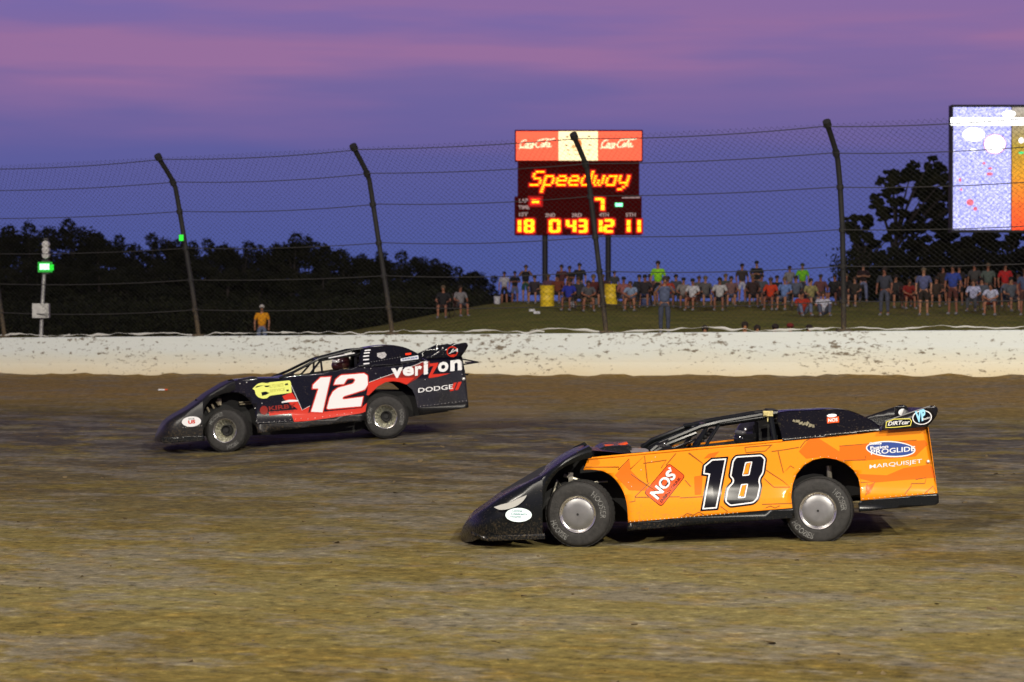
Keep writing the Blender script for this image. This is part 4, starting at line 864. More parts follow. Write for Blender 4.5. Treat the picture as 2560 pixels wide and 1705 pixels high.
# ================================================================== people on the bank
def V3(*a): return Vector(a)
POSES = {
 'stand': dict(pel=(0, 0, .94), ch=(0, -.01, 1.30), nk=(0, -.01, 1.47), hd=(0, -.03, 1.60), tp=(0, -.02, 1.72), sh=(.19, 0, 1.40), el=(.27, .02, 1.12), ha=(.26, -.10, .88), hp=(.10, 0, .90), kn=(.12, -.03, .50), an=(.13, .0, .09), to=(.15, -.16, .04)),
 'cross': dict(pel=(0, 0, .94), ch=(0, -.01, 1.30), nk=(0, -.01, 1.47), hd=(0, -.03, 1.60), tp=(0, -.02, 1.72), sh=(.19, 0, 1.40), el=(.27, -.06, 1.15), ha=(.02, -.24, 1.20), hp=(.10, 0, .90), kn=(.13, -.03, .50), an=(.15, .0, .09), to=(.18, -.16, .04)),
 'phone': dict(pel=(0, 0, .94), ch=(0, -.01, 1.30), nk=(0, -.01, 1.47), hd=(.02, -.05, 1.60), tp=(.02, -.04, 1.72), sh=(.19, 0, 1.40), el=(.30, -.10, 1.22), ha=(.16, -.30, 1.42), hp=(.10, 0, .90), kn=(.11, -.03, .50), an=(.11, .0, .09), to=(.13, -.16, .04)),
 'chair': dict(pel=(0, .04, .50), ch=(0, .08, .86), nk=(0, .06, 1.03), hd=(0, .03, 1.16), tp=(0, .04, 1.28), sh=(.19, .07, .97), el=(.28, -.0, .70), ha=(.20, -.24, .66), hp=(.10, .02, .48), kn=(.15, -.42, .50), an=(.15, -.40, .09), to=(.18, -.56, .04)),
 'lean': dict(pel=(0, .02, .50), ch=(0, -.14, .82), nk=(0, -.22, .97), hd=(0, -.29, 1.08), tp=(0, -.31, 1.20), sh=(.19, -.17, .92), el=(.26, -.32, .70), ha=(.06, -.44, .62), hp=(.10, .0, .48), kn=(.17, -.42, .50), an=(.19, -.36, .09), to=(.22, -.52, .04)),
 'ground': dict(pel=(0, .1, .13), ch=(0, .12, .50), nk=(0, .09, .66), hd=(0, .06, .79), tp=(0, .06, .91), sh=(.19, .10, .60), el=(.29, -.08, .40), ha=(.14, -.30, .42), hp=(.10, .04, .13), kn=(.20, -.34, .46), an=(.16, -.52, .09), to=(.19, -.68, .05)),
}
PC = {}
DUM = mat('placeholder_cloth', (.2, .2, .2), .9)
def mir(p): return (-p[0], p[1], p[2])
def pose_meshes(k):
    if k in PC: return PC[k]
    d = POSES[k]; V = []; E = []; r = []
    def v(p, rr, par=None):
        V.append(p); r.append(rr)
        if par is not None: E.append((par, len(V)-1))
        return len(V)-1
    def mid(a, b, t=.5): return tuple(lerp(x, y, t) for x, y in zip(a, b))
    pe = v(d['pel'], (.13, .09)); wa = v(mid(d['pel'], d['ch'], .45), (.11, .08), pe); ch = v(d['ch'], (.125, .085), wa); nk = v(d['nk'], .055, ch); h = v(d['hd'], .085, nk); v(d['tp'], .065, h)
    n0 = d['hd']; v((n0[0], n0[1]-.105, n0[2]-.01), .014, h)
    for f in (lambda p: p, mir):
        s_ = v(f(d['sh']), .062, ch); e_ = v(f(d['el']), .042, s_); w_ = v(f(mid(d['el'], d['ha'], .88)), .028, e_); hh = v(f(d['ha']), (.036, .024), w_)
        hp_ = v(f(d['hp']), .092, pe); kn = v(f(d['kn']), .058, hp_); an = v(f(d['an']), .038, kn); v(f(d['to']), (.042, .03), an)
    o = skin_obj('body', V, E, r, DUM); body = o.data; bpy.data.objects.remove(o)
    # hands: palm with fingers folded on the body mesh
    bm = bmesh.new(); bm.from_mesh(body)
    for f in (lambda p: p, mir):
        a = Vector(f(d['el'])); b = Vector(f(d['ha'])); dr = (b-a).normalized(); sd_ = dr.cross(Vector((0, 1, .3))).normalized()
        for j in range(5):
            q = b+sd_*(-.03+.015*j)+dr*(.02 if j else -.015); L = (.05, .072, .078, .072, .056)[j]; t = MB(); t.tube([q, q+dr*L*.6, q+dr*L*.85+Vector((0, -.012, -.02))], [.010, .0095, .007], 5)
            vs_ = [bm.verts.new(p) for p in t.v]
            for ff in t.f:
                try: bm.faces.new([vs_[i] for i in ff])
                except ValueError: pass
    bm.to_mesh(body); bm.free()
    V, E, r = [], [], []; pe = v(mid(d['pel'], d['ch'], -.12), (.18, .14)); wa = v(mid(d['pel'], d['ch'], .5), (.175, .14), pe); ch = v(d['ch'], (.195, .145), wa); v(mid(d['ch'], d['nk'], .75), (.075, .07), ch)
    for f in (lambda p: p, mir): s_ = v(f(d['sh']), .082, ch); v(f(mid(d['sh'], d['el'], .85)), .064, s_)
    o = skin_obj('shirt', V, E, r, DUM); shirt = o.data; bpy.data.objects.remove(o)
    outs = {}
    for nm, tt in (('shorts', 1.05), ('trousers', 1.9)):
        V, E, r = [], [], []; pe = v(d['pel'], (.165, .125)); v(mid(d['pel'], d['ch'], .15), (.155, .118), pe)
        for f in (lambda p: p, mir):
            hp_ = v(f(d['hp']), .108, pe)
            if nm == 'shorts': v(f(mid(d['hp'], d['kn'], .92)), .088, hp_)
            else: kn = v(f(d['kn']), .075, hp_); v(f(mid(d['kn'], d['an'], .93)), .060, kn)
        o = skin_obj(nm, V, E, r, DUM); outs[nm] = o.data; bpy.data.objects.remove(o)
    hm = MB(); hd = d['hd']; c_ = (hd[0], hd[1]+.02, hd[2]+.055); hm.ball(c_, (.098, .105, .095), n=12); o = hm.build('hair', DUM, smooth=True); hair = o.data; bpy.data.objects.remove(o)
    cm = MB(); cm.ball((hd[0], hd[1]+.005, hd[2]+.075), (.100, .108, .082), n=12); cm.ball((hd[0], hd[1]-.12, hd[2]+.055), (.075, .075, .012), n=10); o = cm.build('cap', DUM, smooth=True); cap = o.data; bpy.data.objects.remove(o)
    shoes = []
    for f in (1, -1):
        a = Vector(d['an']); t = Vector(d['to']); a.x *= f; t.x *= f; q = a.lerp(t, .5); q.z -= .01
        o = MB().ball(q, (.055, .135, .055), n=10).build('shoe', DUM, smooth=True); shoes.append(o.data); bpy.data.objects.remove(o)
    em = MB()
    for f in (1, -1): em.ball((hd[0]+f*.034, hd[1]-.083, hd[2]+.012), (.012, .008, .008), n=6)
    em.box((hd[0], hd[1]-.088, hd[2]-.048), (.045, .008, .009)); o = em.build('face', DUM); face = o.data; bpy.data.objects.remove(o)
    PC[k] = dict(body=body, shirt=shirt, shorts=outs['shorts'], trousers=outs['trousers'], hair=hair, cap=cap, shoes=shoes, face=face); return PC[k]
MC = {}
def cm(h, kind='cloth'):
    k = (h, kind)
    if k not in MC: MC[k] = mat({'cloth': 'shirt_cloth', 'skin': 'skin', 'hair': 'hair'}[kind]+'_'+h.lstrip('#'), tuple(x*KP for x in srgb(h)), .9 if kind != 'skin' else .6, var=.18 if kind == 'cloth' else 0, vscale=9)
    return MC[k]
KP = .72
def part(name, me, m, par):
    o = bpy.data.objects.new(name, me); COL.objects.link(o); o.parent = par
    o.material_slots[0].link = 'OBJECT'; o.material_slots[0].material = m; return o
def chair(p, rz, col, label):
    e = empty('folding_chair', p, label, 'chair', 'folding chairs on the grass bank', rz)
    fr = MB(); m1 = cm(col)
    b = MB().box((0, 0, .40), (.50, .44, .03)); b.build('seat', m1, e)
    q = MB(); q.loft([[V3(-.25, .22, .42), V3(0, .25, .42), V3(.25, .22, .42)], [V3(-.25, .30, .92), V3(0, .33, .92), V3(.25, .30, .92)]]); q.build('backrest', m1, e)
    for s_ in (-1, 1):
        MB().tube([(s_*.25, -.22, 0), (s_*.25, .22, .42), (s_*.25, .30, .94)], .013, 5).tube([(s_*.25, .24, 0), (s_*.25, -.2, .42), (s_*.25, -.2, .62)], .013, 5).build('leg', POST, e)
        MB().box((s_*.26, .02, .63), (.05, .48, .02)).build('armrest', m1, e)
def find_D(px, fy):
    """distance at which the bank shows at image row fy in column px"""
    best = None; D = 60.5
    while D < 112:
        p = at(px, fy, D); z = zland(p.x, p.y)
        if p.z <= z: return D
        D += .25
    return D
G1 = 'spectators on the grass bank'
def person(px, fy, pose, shirt, legs, label, long=False, cap=None, hair='#2a1d14', skin='#b07a58', rz=0, D=None, sc=1, shoe='#9a9a98', ch=None):
    D = D or find_D(px, fy); p = at(px, fy, D); z = zland(p.x, p.y); p.z = z
    M = pose_meshes(pose); e = empty('person', p, label, 'person', G1, R(rz)+math.atan2(-p.x, p.y)*.5); e.scale = (sc,)*3
    part('body', M['body'], cm(skin, 'skin'), e); part('shirt', M['shirt'], cm(shirt), e)
    part('trousers' if long else 'shorts', M['trousers' if long else 'shorts'], cm(legs), e)
    if cap: part('cap', M['cap'], cm(cap), e)
    else: part('hair', M['hair'], cm(hair, 'hair'), e)
    [part('shoe', q, cm(shoe), e) for q in M['shoes']]; part('face', M['face'], cm('#2a1512', 'skin'), e)
    if pose in ('chair', 'lean'): chair(p+Vector((0, .04, 0)), e.rotation_euler.z, ch or '#23242a', 'folding chair under the '+' '.join(label.split()[:9]))
    return e
PEOPLE = [
 (1261, 757, 'stand', '#c9c8cc', '#141416', 'leftmost standing person in white shirt and black shorts'),
 (1287, 755, 'cross', '#151517', '#6a6d84', 'standing person in black shirt and grey shorts beside white shirt at left of the crowd'),
 (1314, 757, 'phone', '#16161a', '#235240', 'standing person in black shirt and green shorts at left of the crowd'),
 (1370, 757, 'chair', '#6a4656', '#4a2f30', 'seated person in plum shirt behind the left yellow barrel'),
 (1404, 757, 'stand', '#5a2f30', '#26262a', 'standing person in maroon shirt between the scoreboard posts'),
 (1424, 756, 'cross', '#171616', '#2a2a30', 'standing person in black shirt between the scoreboard posts'),
 (1449, 756, 'stand', '#1c1f1e', '#5f6468', 'standing person in dark shirt and grey shorts left of the right scoreboard post'),
 (1422, 778, 'chair', '#2433a8', '#5a4636', 'seated person in bright blue shirt on the grass bank'),
 (1484, 770, 'chair', '#5a1f18', '#16161a', 'seated person in dark red shirt below the right scoreboard post'),
 (1470, 780, 'lean', '#5d5c60', '#8b7450', 'seated person leaning forward in grey shirt and tan shorts'),
 (1536, 753, 'stand', '#4d4f4a', '#33333a', 'standing person in grey green shirt behind the right yellow barrel'),
 (1560, 772, 'chair', '#a0605a', '#6b6b76', 'seated person in salmon shirt right of the right yellow barrel'),
 (1580, 779, 'lean', '#8ea2c0', '#84513c', 'seated person leaning forward in pale blue shirt'),
 (1612, 770, 'chair', '#2b2426', '#303a60', 'seated person in black shirt beside the neon green shirt'),
 (1645, 768, 'stand', '#9be81e', '#15161a', 'tall standing person in neon green shirt right of the scoreboard'),
 (1670, 770, 'chair', '#b03a22', '#5a5660', 'seated person in orange red shirt right of the neon green shirt'),
 (1709, 772, 'chair', '#8d8680', '#5c5348', 'seated person in pale tan shirt in the middle of the crowd'),
 (1731, 778, 'chair', '#cfcfcf', '#7a3a28', 'seated person in white shirt and rust shorts in the middle of the crowd'),
 (1764, 770, 'chair', '#5f5c58', '#4e5056', 'seated person in grey shirt between two white shirts'),
 (1799, 778, 'chair', '#c4c2be', '#20222c', 'seated person in white shirt and dark shorts in the middle of the crowd'),
 (1828, 768, 'chair', '#7e5c58', '#5d6c88', 'seated person in dusty pink shirt below a standing pair'),
 (1855, 757, 'stand', '#3f3632', '#c8c8d4', 'standing person in brown shirt and white shorts'),
 (1892, 757, 'cross', '#161a18', '#1b1c22', 'large standing person in black shirt with arms crossed'),
 (1882, 770, 'chair', '#35201c', '#20202a', 'seated person in dark brown shirt in front of the large person in black'),
 (1943, 765, 'chair', '#141214', '#1d1a1c', 'seated person in black shirt above the orange shirt'),
 (1974, 757, 'stand', '#8f8e8c', '#332a26', 'standing person in light grey shirt beside the second neon green shirt'),
 (2006, 757, 'stand', '#7ed420', '#3a3c44', 'standing person in neon green shirt near the right fence post'),
 (1926, 777, 'chair', '#d23c10', '#703a28', 'seated person in bright orange shirt'),
 (1961, 777, 'chair', '#6f8cc4', '#74788a', 'seated person in light blue shirt right of the orange shirt'),
 (2007, 792, 'ground', '#b23016', '#707a94', 'person in red shirt sitting on the grass in jeans'),
 (2028, 778, 'chair', '#9a925a', '#565650', 'seated person in khaki shirt behind the red shirt'),
 (2052, 764, 'chair', '#6f4240', '#2e2326', 'seated person in brown red shirt left of the right fence post'),
 (2058, 792, 'ground', '#c9c9d4', '#565b6e', 'person in white shirt sitting on the grass in jeans'),
 (2116, 766, 'chair', '#16150f', '#17171a', 'seated person in black shirt right of the right fence post'),
 (2158, 757, 'cross', '#2a1214', '#7880a0', 'standing person in black red shirt and pale blue trousers under the tree'),
 (2211, 790, 'stand', '#3e414c', '#4b4f60', 'standing person in slate shirt and slate trousers on the near grass'),
 (2240, 772, 'chair', '#2a2522', '#231f1f', 'seated person in dark shirt right of the slate shirt'),
 (2268, 774, 'lean', '#8f1c12', '#5a1410', 'seated person leaning forward in dark red shirt'),
 (2309, 790, 'stand', '#5c628c', '#2c2018', 'standing person in blue grey shirt with bare arms and white shoes'),
 (2382, 788, 'stand', '#3148a0', '#5a2a22', 'standing person in blue and cream shirt'),
 (2398, 764, 'stand', '#2a2420', '#201c1c', 'standing person in dark shirt behind the blue and cream shirt'),
 (2436, 764, 'stand', '#4c4a46', '#2c2a2a', 'standing person in drab grey shirt left of the khaki shorts'),
 (2433, 780, 'chair', '#c6cae8', '#565a60', 'seated person in white shirt and grey trousers below the drab shirt'),
 (2470, 770, 'stand', '#5a665c', '#7c5a30', 'standing person in grey green shirt and khaki shorts'),
 (2480, 790, 'lean', '#c8cce4', '#7c3020', 'seated person in white shirt leaning forward at far right'),
 (2513, 770, 'stand', '#c01c1c', '#6a7288', 'standing person in bright red shirt at far right'),
 (2528, 780, 'chair', '#5a5f66', '#3c3c44', 'seated person in grey shirt at the far right edge'),
 (2562, 790, 'stand', '#4c5878', '#4a2a24', 'standing person in blue grey shirt cut by the right edge'),
 (1108, 797, 'chair', '#1c1a1c', '#4e3630', 'seated person in dark shirt alone on the left slope'),
 (1152, 792, 'chair', '#8b8786', '#4a4c55', 'seated person in pale grey shirt on the left slope'),
 (1336, 760, 'chair', '#3a3034', '#2a2628', 'seated person in charcoal shirt left of the left yellow barrel'),
 (1394, 760, 'chair', '#7a3a24', '#3a2a26', 'seated person in brick shirt right of the left yellow barrel'),
 (1446, 772, 'chair', '#2f3436', '#4a3a34', 'seated person in slate black shirt between the blue shirt and the tan shorts'),
 (1506, 757, 'chair', '#4a2a26', '#2a2224', 'seated person in dark brown shirt left of the right yellow barrel'),
 (1598, 764, 'chair', '#2a3038', '#5a3a30', 'seated person in navy shirt behind the pale blue shirt'),
 (1626, 762, 'chair', '#6a4a40', '#22242a', 'seated person in taupe shirt left of the tall neon green shirt'),
 (1690, 762, 'chair', '#4a4c50', '#2a2a2e', 'seated person in iron grey shirt right of the orange red shirt'),
 (1748, 762, 'chair', '#6a625a', '#34302e', 'seated person in stone shirt behind the white shirt and rust shorts'),
 (1815, 762, 'chair', '#4c5048', '#2a2c28', 'seated person in moss shirt left of the standing pair'),
 (1905, 766, 'chair', '#54585c', '#2c2426', 'seated person in ash shirt between the dark brown and orange shirts'),
 (1990, 768, 'chair', '#5a6272', '#3a3c46', 'seated person in steel blue shirt below the second neon green shirt'),
 (2086, 764, 'chair', '#201e1c', '#1a1a1c', 'seated person in black shirt left of the right fence post'),
 (2136, 768, 'chair', '#30281e', '#1e1c1c', 'seated person in dark olive shirt below the tree'),
 (2290, 768, 'chair', '#2c2622', '#2a2420', 'seated person in dark umber shirt behind the blue grey shirt'),
 (2340, 768, 'chair', '#3c2c1e', '#2a2622', 'seated person in brown shirt left of the blue and cream shirt'),
 (2358, 764, 'stand', '#3a2a1c', '#241c18', 'standing person in dark tan shirt left of the blue and cream shirt'),
 (2454, 776, 'chair', '#58606a', '#8a6a40', 'seated person in pewter shirt below the khaki shorts'),
 (2545, 770, 'chair', '#6a3434', '#3a3a40', 'seated person in faded red shirt at the right edge'),
]
hairs = ['#2a1d14', '#1a120c', '#4a3420', '#6b5a40', '#2a2018']; skins = ['#b87c5a', '#a86c4c', '#c08a68', '#9a6246']
LONG = {2158, 2211, 2007, 2058, 1943, 2116, 2433}; CAPS = {1287: '#202024', 1731: '#1c1c22', 1578: '#1c2436', 1709: '#24201c', 1943: '#2a1a18', 2006: '#3a4a30', 1560: '#1a1a24', 1612: '#181a22', 2052: '#3a3a44', 1892: '#1c1c1a'}
for i, (px, fy, pose, sh_, lg_, lab) in enumerate(PEOPLE):
    person(px, fy, pose, sh_, lg_, lab, long=px in LONG, cap=CAPS.get(px), hair=hairs[i % 5], skin=skins[i % 4], rz=rnd.uniform(-22, 22), sc=rnd.uniform(.95, 1.05)*(1.08 if px in (1645, 1892, 2382) else 1), ch=['#23242a', '#3a1614', '#1b2340', '#2c2c2c'][i % 4])
person(655, 879, 'stand', '#f0a000', '#6c7892', 'standing person in orange yellow shirt and jeans behind the wall at left', long=True, cap='#c8c4b8', D=84)
person(1661, 832, 'phone', '#5c6684', '#4a5064', 'standing person in grey blue shirt close behind the wall', long=True, D=68, hair='#3a3430')
for i, (px, ty, sh_, lab, cp) in enumerate(((1762, 815, '#6a4a3a', 'person behind the wall with only a bare head showing', None), (1862, 806, '#d8a010', 'person in yellow shirt just showing over the wall', None), (1893, 814, '#b03c18', 'person in rust shirt just showing over the wall', None), (1938, 812, '#4a3a30', 'person in dark cap just showing over the wall', '#2a1c18'), (1975, 810, '#5a4034', 'person in red cap just showing over the wall', '#7a1c10'), (2023, 813, '#c84420', 'person in orange red shirt just showing over the wall', None))):
    D = 60.8; p = at(px, ty, D); z = p.z-1.72
    e = person(px, 900, 'stand', sh_, '#3a3a40', lab, D=D, cap=cp, skin='#c88858'); sc = (p.z-e.location.z)/1.74; e.scale = (sc, sc, sc) if .8 < sc < 1.15 else (1, 1, 1)
    if not .8 < sc < 1.15: e.location.z = z
# yellow barrels, buckets, coolers
YB = mat('yellow_barrel', (.80, .56, .02), .5, var=.15, vscale=5)
for px, fy, lab in ((1368, 768, 'yellow barrel by the left scoreboard post'), (1528, 762, 'yellow barrel right of the right scoreboard post')):
    D = find_D(px, fy); p = at(px, fy, D); p.z = zland(p.x, p.y)-.02; e = empty('barrel', p, lab, 'barrel', 'yellow barrels on the bank')
    b = MB().lathe([(.001, 0), (.28, .0), (.29, .03), (.285, .28), (.30, .30), (.30, .33), (.285, .35), (.285, .60), (.30, .62), (.30, .65), (.285, .67), (.29, .86), (.30, .88)], (0, 0, 0), 20, axis='Z'); b.build('body', YB, e, smooth=True)
    MB().lathe([(.30, .88), (.31, .90), (.29, .91), (.24, .89), (.001, .89)], (0, 0, 0), 20, axis='Z').build('rim', YB, e, smooth=True)
WB_ = mat('white_plastic', (.55, .55, .56), .5)
for px, fy, lab in ((1243, 760, 'white bucket at the left end of the crowd'), (1432, 768, 'white bucket in front of the blue shirt')):
    D = find_D(px, fy); p = at(px, fy, D); p.z = zland(p.x, p.y); e = empty('bucket', p, lab, 'bucket', 'white buckets on the bank')
    MB().lathe([(.001, 0), (.13, 0), (.16, .34), (.17, .35), (.15, .36), (.14, .05)], (0, 0, 0), 16, axis='Z').build('body', WB_, e, smooth=True); MB().tube([(.16, 0, .34), (.1, 0, .44), (-.1, 0, .44), (-.16, 0, .34)], .008, 5).build('handle', POST, e)
for px, fy, w, lab in ((1498, 762, .5, 'dark cooler with white lid beside the tan shorts'), (1615, 766, .5, 'blue cooler with white lid left of the neon green shirt')):
    D = find_D(px, fy); p = at(px, fy, D); p.z = zland(p.x, p.y); e = empty('cooler', p, lab, 'cooler', 'coolers on the bank')
    MB().box((0, 0, .16), (w, .32, .32)).build('body', mat('cooler_'+('blue' if px > 1600 else 'dark'), (.03, .05, .18) if px > 1600 else (.02, .03, .04), .5), e); MB().box((0, 0, .35), (w+.02, .34, .06)).build('lid', WB_, e)
for i, (px, fy) in enumerate(((1330, 779), (1342, 785))):
    D = find_D(px, fy); p = at(px, fy, D); p.z = zland(p.x, p.y)+.04; tag(MB().box((0, 0, 0), (.24, .2, .07)).box((0, 0, .045), (.2, .16, .02)).build('food_tray', WB_, loc=p), ['white food tray on the grass, farther left of two', 'white food tray on the grass, nearer of two'][i], 'tray', 'trays on the grass')
# ================================================================== scoreboard
DS = 118.0
def Z7(x, y): return at(1270+x/5.405, 310+y/5.405, DS)
sbr = Z7(955, 1500); base = Vector((sbr.x, DS+.35, zland(sbr.x, DS)-.3)); sb = empty('scoreboard', base, 'tall lit racetrack scoreboard on two posts behind the crowd', 'scoreboard')
def L7(x, y, dy=0): return Z7(x, y)-base+Vector((0, dy, 0))
SBK = mat('scoreboard_glow_red', (.085, .002, .002), .8, spec=.05, var=.3, vscale=8)  # dark red: LED glow put into the cabinet colour
b = MB(); a = L7(130, 500); d = L7(1780, 980); b.box(((a.x+d.x)/2, .25, (a.z+d.z)/2), (d.x-a.x, .45, a.z-d.z)); b.build('message_cabinet', SBK, sb)
b = MB(); a = L7(88, 975); d = L7(1812, 1500); b.box(((a.x+d.x)/2, .25, (a.z+d.z)/2), (d.x-a.x, .5, a.z-d.z)); b.build('number_cabinet', SBK, sb)
b = MB(); a = L7(92, 72); d = L7(1828, 500); b.box(((a.x+d.x)/2, .30, (a.z+d.z)/2), (d.x-a.x, .5, a.z-d.z)); tp = b.build('sign_cabinet', SBK, sb)
for (xa, xb), co, s_, nm in (((108, 684), (1, .075, .022), 1.0, 'lit_red_panel'), ((684, 1218), (1, .80, .42), 1.15, 'lit_cream_panel'), ((1218, 1812), (1, .075, .022), 1.0, 'lit_red_panel')):
    a = L7(xa, 92); d = L7(xb, 486); MB().box(((a.x+d.x)/2, .035, (a.z+d.z)/2), (d.x-a.x-.01, .04, a.z-d.z)).build(nm, mat('backlit_panel', tuple(q*.06 for q in co), .4, 0, (co if 'cream' in nm else (1, .085, .022)), s_*1.4, var=0), tp)
def flat7(VF, name, m, par, dy):
    V, Fs = VF; b = MB(); b.add([L7(x, y, 0)*1+Vector((0, -L7(x, y).y+dy, 0)) for x, y in V], Fs); return b.build(name, m, par)
LIT = emis('backlit_white', (1, .80, .50), 1.3); DKY = emis('backlit_brown', (.30, .14, .04), .6); ORE = emis('backlit_orange', (1, .30, .06), .9)
def script(x0, y0, w, h):
    """hand-lettered Coca-Cola as brush strokes in a unit box"""
    def C(cx, cy, r, a0, a1, rx=None): return [(cx+(rx or r)*math.cos(R(a))-(cy-.5)*.0, cy-r*math.sin(R(a))) for a in range(a0, a1, 20 if a1 > a0 else -20)]
    L = [C(.11, .52, .36, 50, 320, .085), C(.215, .66, .19, 0, 380, .032), C(.30, .66, .19, 50, 320, .034), C(.375, .66, .19, 0, 380, .032), [(.41, .48), (.405, .8), (.425, .84)], [(.44, .62), (.47, .60)],
         C(.57, .50, .38, 50, 320, .085), C(.68, .66, .19, 0, 380, .032), [(.73, .84), (.745, .5), (.775, .12), (.79, .2), (.76, .6), (.755, .84)], C(.85, .66, .19, 0, 380, .035), [(.888, .48), (.885, .8), (.92, .84), (.97, .72)],
         [(.02, .98), (.10, .90), (.24, .93), (.36, .97), (.44, .90)], [(.60, .12), (.70, .03), (.85, .10), (.98, .0)]]
    return [[(x0+(x-(y-.5)*.12)*w, y0+y*h) for x, y in l] for l in L]
for x0 in (160, 1265): flat7(strokes2(script(x0, 190, 460, 135), 17), 'sign_lettering', LIT, tp, .008)
for cx, cy, rx, ry, m_ in ((805, 165, 22, 10, DKY), (1098, 160, 22, 10, DKY), (790, 283, 24, 9, DKY), (1112, 278, 24, 9, DKY), (810, 345, 28, 7, DKY), (1095, 345, 28, 7, DKY), (955, 350, 85, 7, ORE), (830, 405, 20, 7, ORE), (960, 405, 70, 6, ORE), (1080, 400, 24, 6, ORE), (960, 260, 42, 62, ORE), (890, 300, 30, 26, emis('backlit_tan', (1, .55, .2), .9))):
    flat7(poly2([ell(cx, cy, rx, ry, 0, 20)]), 'sign_artwork', m_, tp, .006 if ry < 60 else .010)
YEM = emis('led_amber', (1, .48, .0), 2.6); REM = mat('led_bloom_red', (.5, .01, .0), .6, 0, (1, .012, .0), 1.0)
# LED message: 5x7 dot characters, leaning
FONT = {'S': ['.####', '#....', '#....', '.###.', '....#', '....#', '####.'], 'p': ['.....', '.....', '####.', '#...#', '#...#', '#...#', '####.', '#....', '#....', '#....'],
 'e': ['.....', '.....', '.###.', '#...#', '#####', '#....', '.####'], 'd': ['....#', '....#', '.####', '#...#', '#...#', '#...#', '.####'], 'w': ['.....', '.....', '#...#', '#...#', '#.#.#', '#.#.#', '.#.#.'],
 'a': ['.....', '.....', '.####', '#...#', '#...#', '#...#', '.####'], 'y': ['.....', '.....', '#...#', '#...#', '#...#', '.####', '....#', '...#.', '.##..', '....#'][:9]}
core = MB(); halo = MB(); haze_ = MB(); REM2 = mat('led_bloom_haze', (.3, .0, .0), .8, 0, (1, .0, .0), .22)  # halo and haze boxes glow to stand in for bloom around the LEDs
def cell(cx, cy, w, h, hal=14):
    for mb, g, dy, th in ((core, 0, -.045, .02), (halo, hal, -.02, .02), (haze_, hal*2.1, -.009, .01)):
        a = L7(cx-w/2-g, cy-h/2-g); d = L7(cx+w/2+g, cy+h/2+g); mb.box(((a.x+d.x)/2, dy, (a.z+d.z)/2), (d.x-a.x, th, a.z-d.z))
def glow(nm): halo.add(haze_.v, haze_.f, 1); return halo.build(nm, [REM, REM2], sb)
x = 290
for chh in 'Speedway':
    for r_, row in enumerate(FONT[chh]):
        for q, s_ in enumerate(row):
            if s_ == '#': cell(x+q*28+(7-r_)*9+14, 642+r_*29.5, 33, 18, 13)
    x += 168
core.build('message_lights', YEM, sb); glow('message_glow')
SEG = {'0': 'abcdef', '1': 'bc', '2': 'abged', '3': 'abgcd', '4': 'fgbc', '7': 'abc', '8': 'abcdefg'}
def digit(ch_, x, y, w, h):
    global core, halo, haze_
    core = MB(); halo = MB(); haze_ = MB(); t = h*.17; hw_ = (h-t)/2
    P = {'a': (x+w/2, y+t/2, w*.7, t), 'g': (x+w/2, y+h/2, w*.7, t*.9), 'd': (x+w/2, y+h-t/2, w*.7, t), 'f': (x+t*.75, y+h*.27, t*1.5, h*.40), 'b': (x+w-t*.75, y+h*.27, t*1.5, h*.40), 'e': (x+t*.75, y+h*.73, t*1.5, h*.40), 'c': (x+w-t*.75, y+h*.73, t*1.5, h*.40)}
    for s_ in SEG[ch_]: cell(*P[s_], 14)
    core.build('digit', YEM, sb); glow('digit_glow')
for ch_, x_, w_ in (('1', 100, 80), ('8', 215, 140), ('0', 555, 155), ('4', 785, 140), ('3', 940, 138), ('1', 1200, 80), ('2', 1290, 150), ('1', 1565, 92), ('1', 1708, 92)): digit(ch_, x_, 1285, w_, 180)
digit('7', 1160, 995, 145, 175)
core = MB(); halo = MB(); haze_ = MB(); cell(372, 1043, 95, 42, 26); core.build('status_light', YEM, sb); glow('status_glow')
core = MB(); halo = MB(); haze_ = MB(); cell(1503, 1088, 95, 42, 9); core.build('status_light', emis('green_led', (.25, 1, .5), 3), sb); halo.build('status_glow', emis('green_led_glow', (.0, .35, .08), .8), sb)
LT = mat('board_lettering', (.62, .45, .42), .6, 0, (.62, .45, .42), .25)
for s_, x_, y_, w_ in (('LAP', 150, 1058, 120), ('TIME', 140, 1148, 150), ('1ST', 150, 1245, 120), ('2ND', 505, 1255, 135), ('3RD', 865, 1255, 135), ('4TH', 1235, 1250, 130), ('5TH', 1595, 1250, 135)): flat7(text_at(s_, (x_, y_), (x_+w_, y_-2), (x_, y_-52), bold=.03), 'board_lettering', LT, sb, -.012)
flat7(poly2([[(1545, 985), (1790, 982), (1790, 998), (1545, 1000)]]), 'board_line', LT, sb, -.012)
for px in (1363, 1522):
    p = at(px, 590, DS)-base; MB().tube([(p.x, .3, 0), (p.x, .3, p.z+.6)], .15, 12).build('support_post', mat('dark_post', (.012, .010, .010), .6), sb, smooth=True)
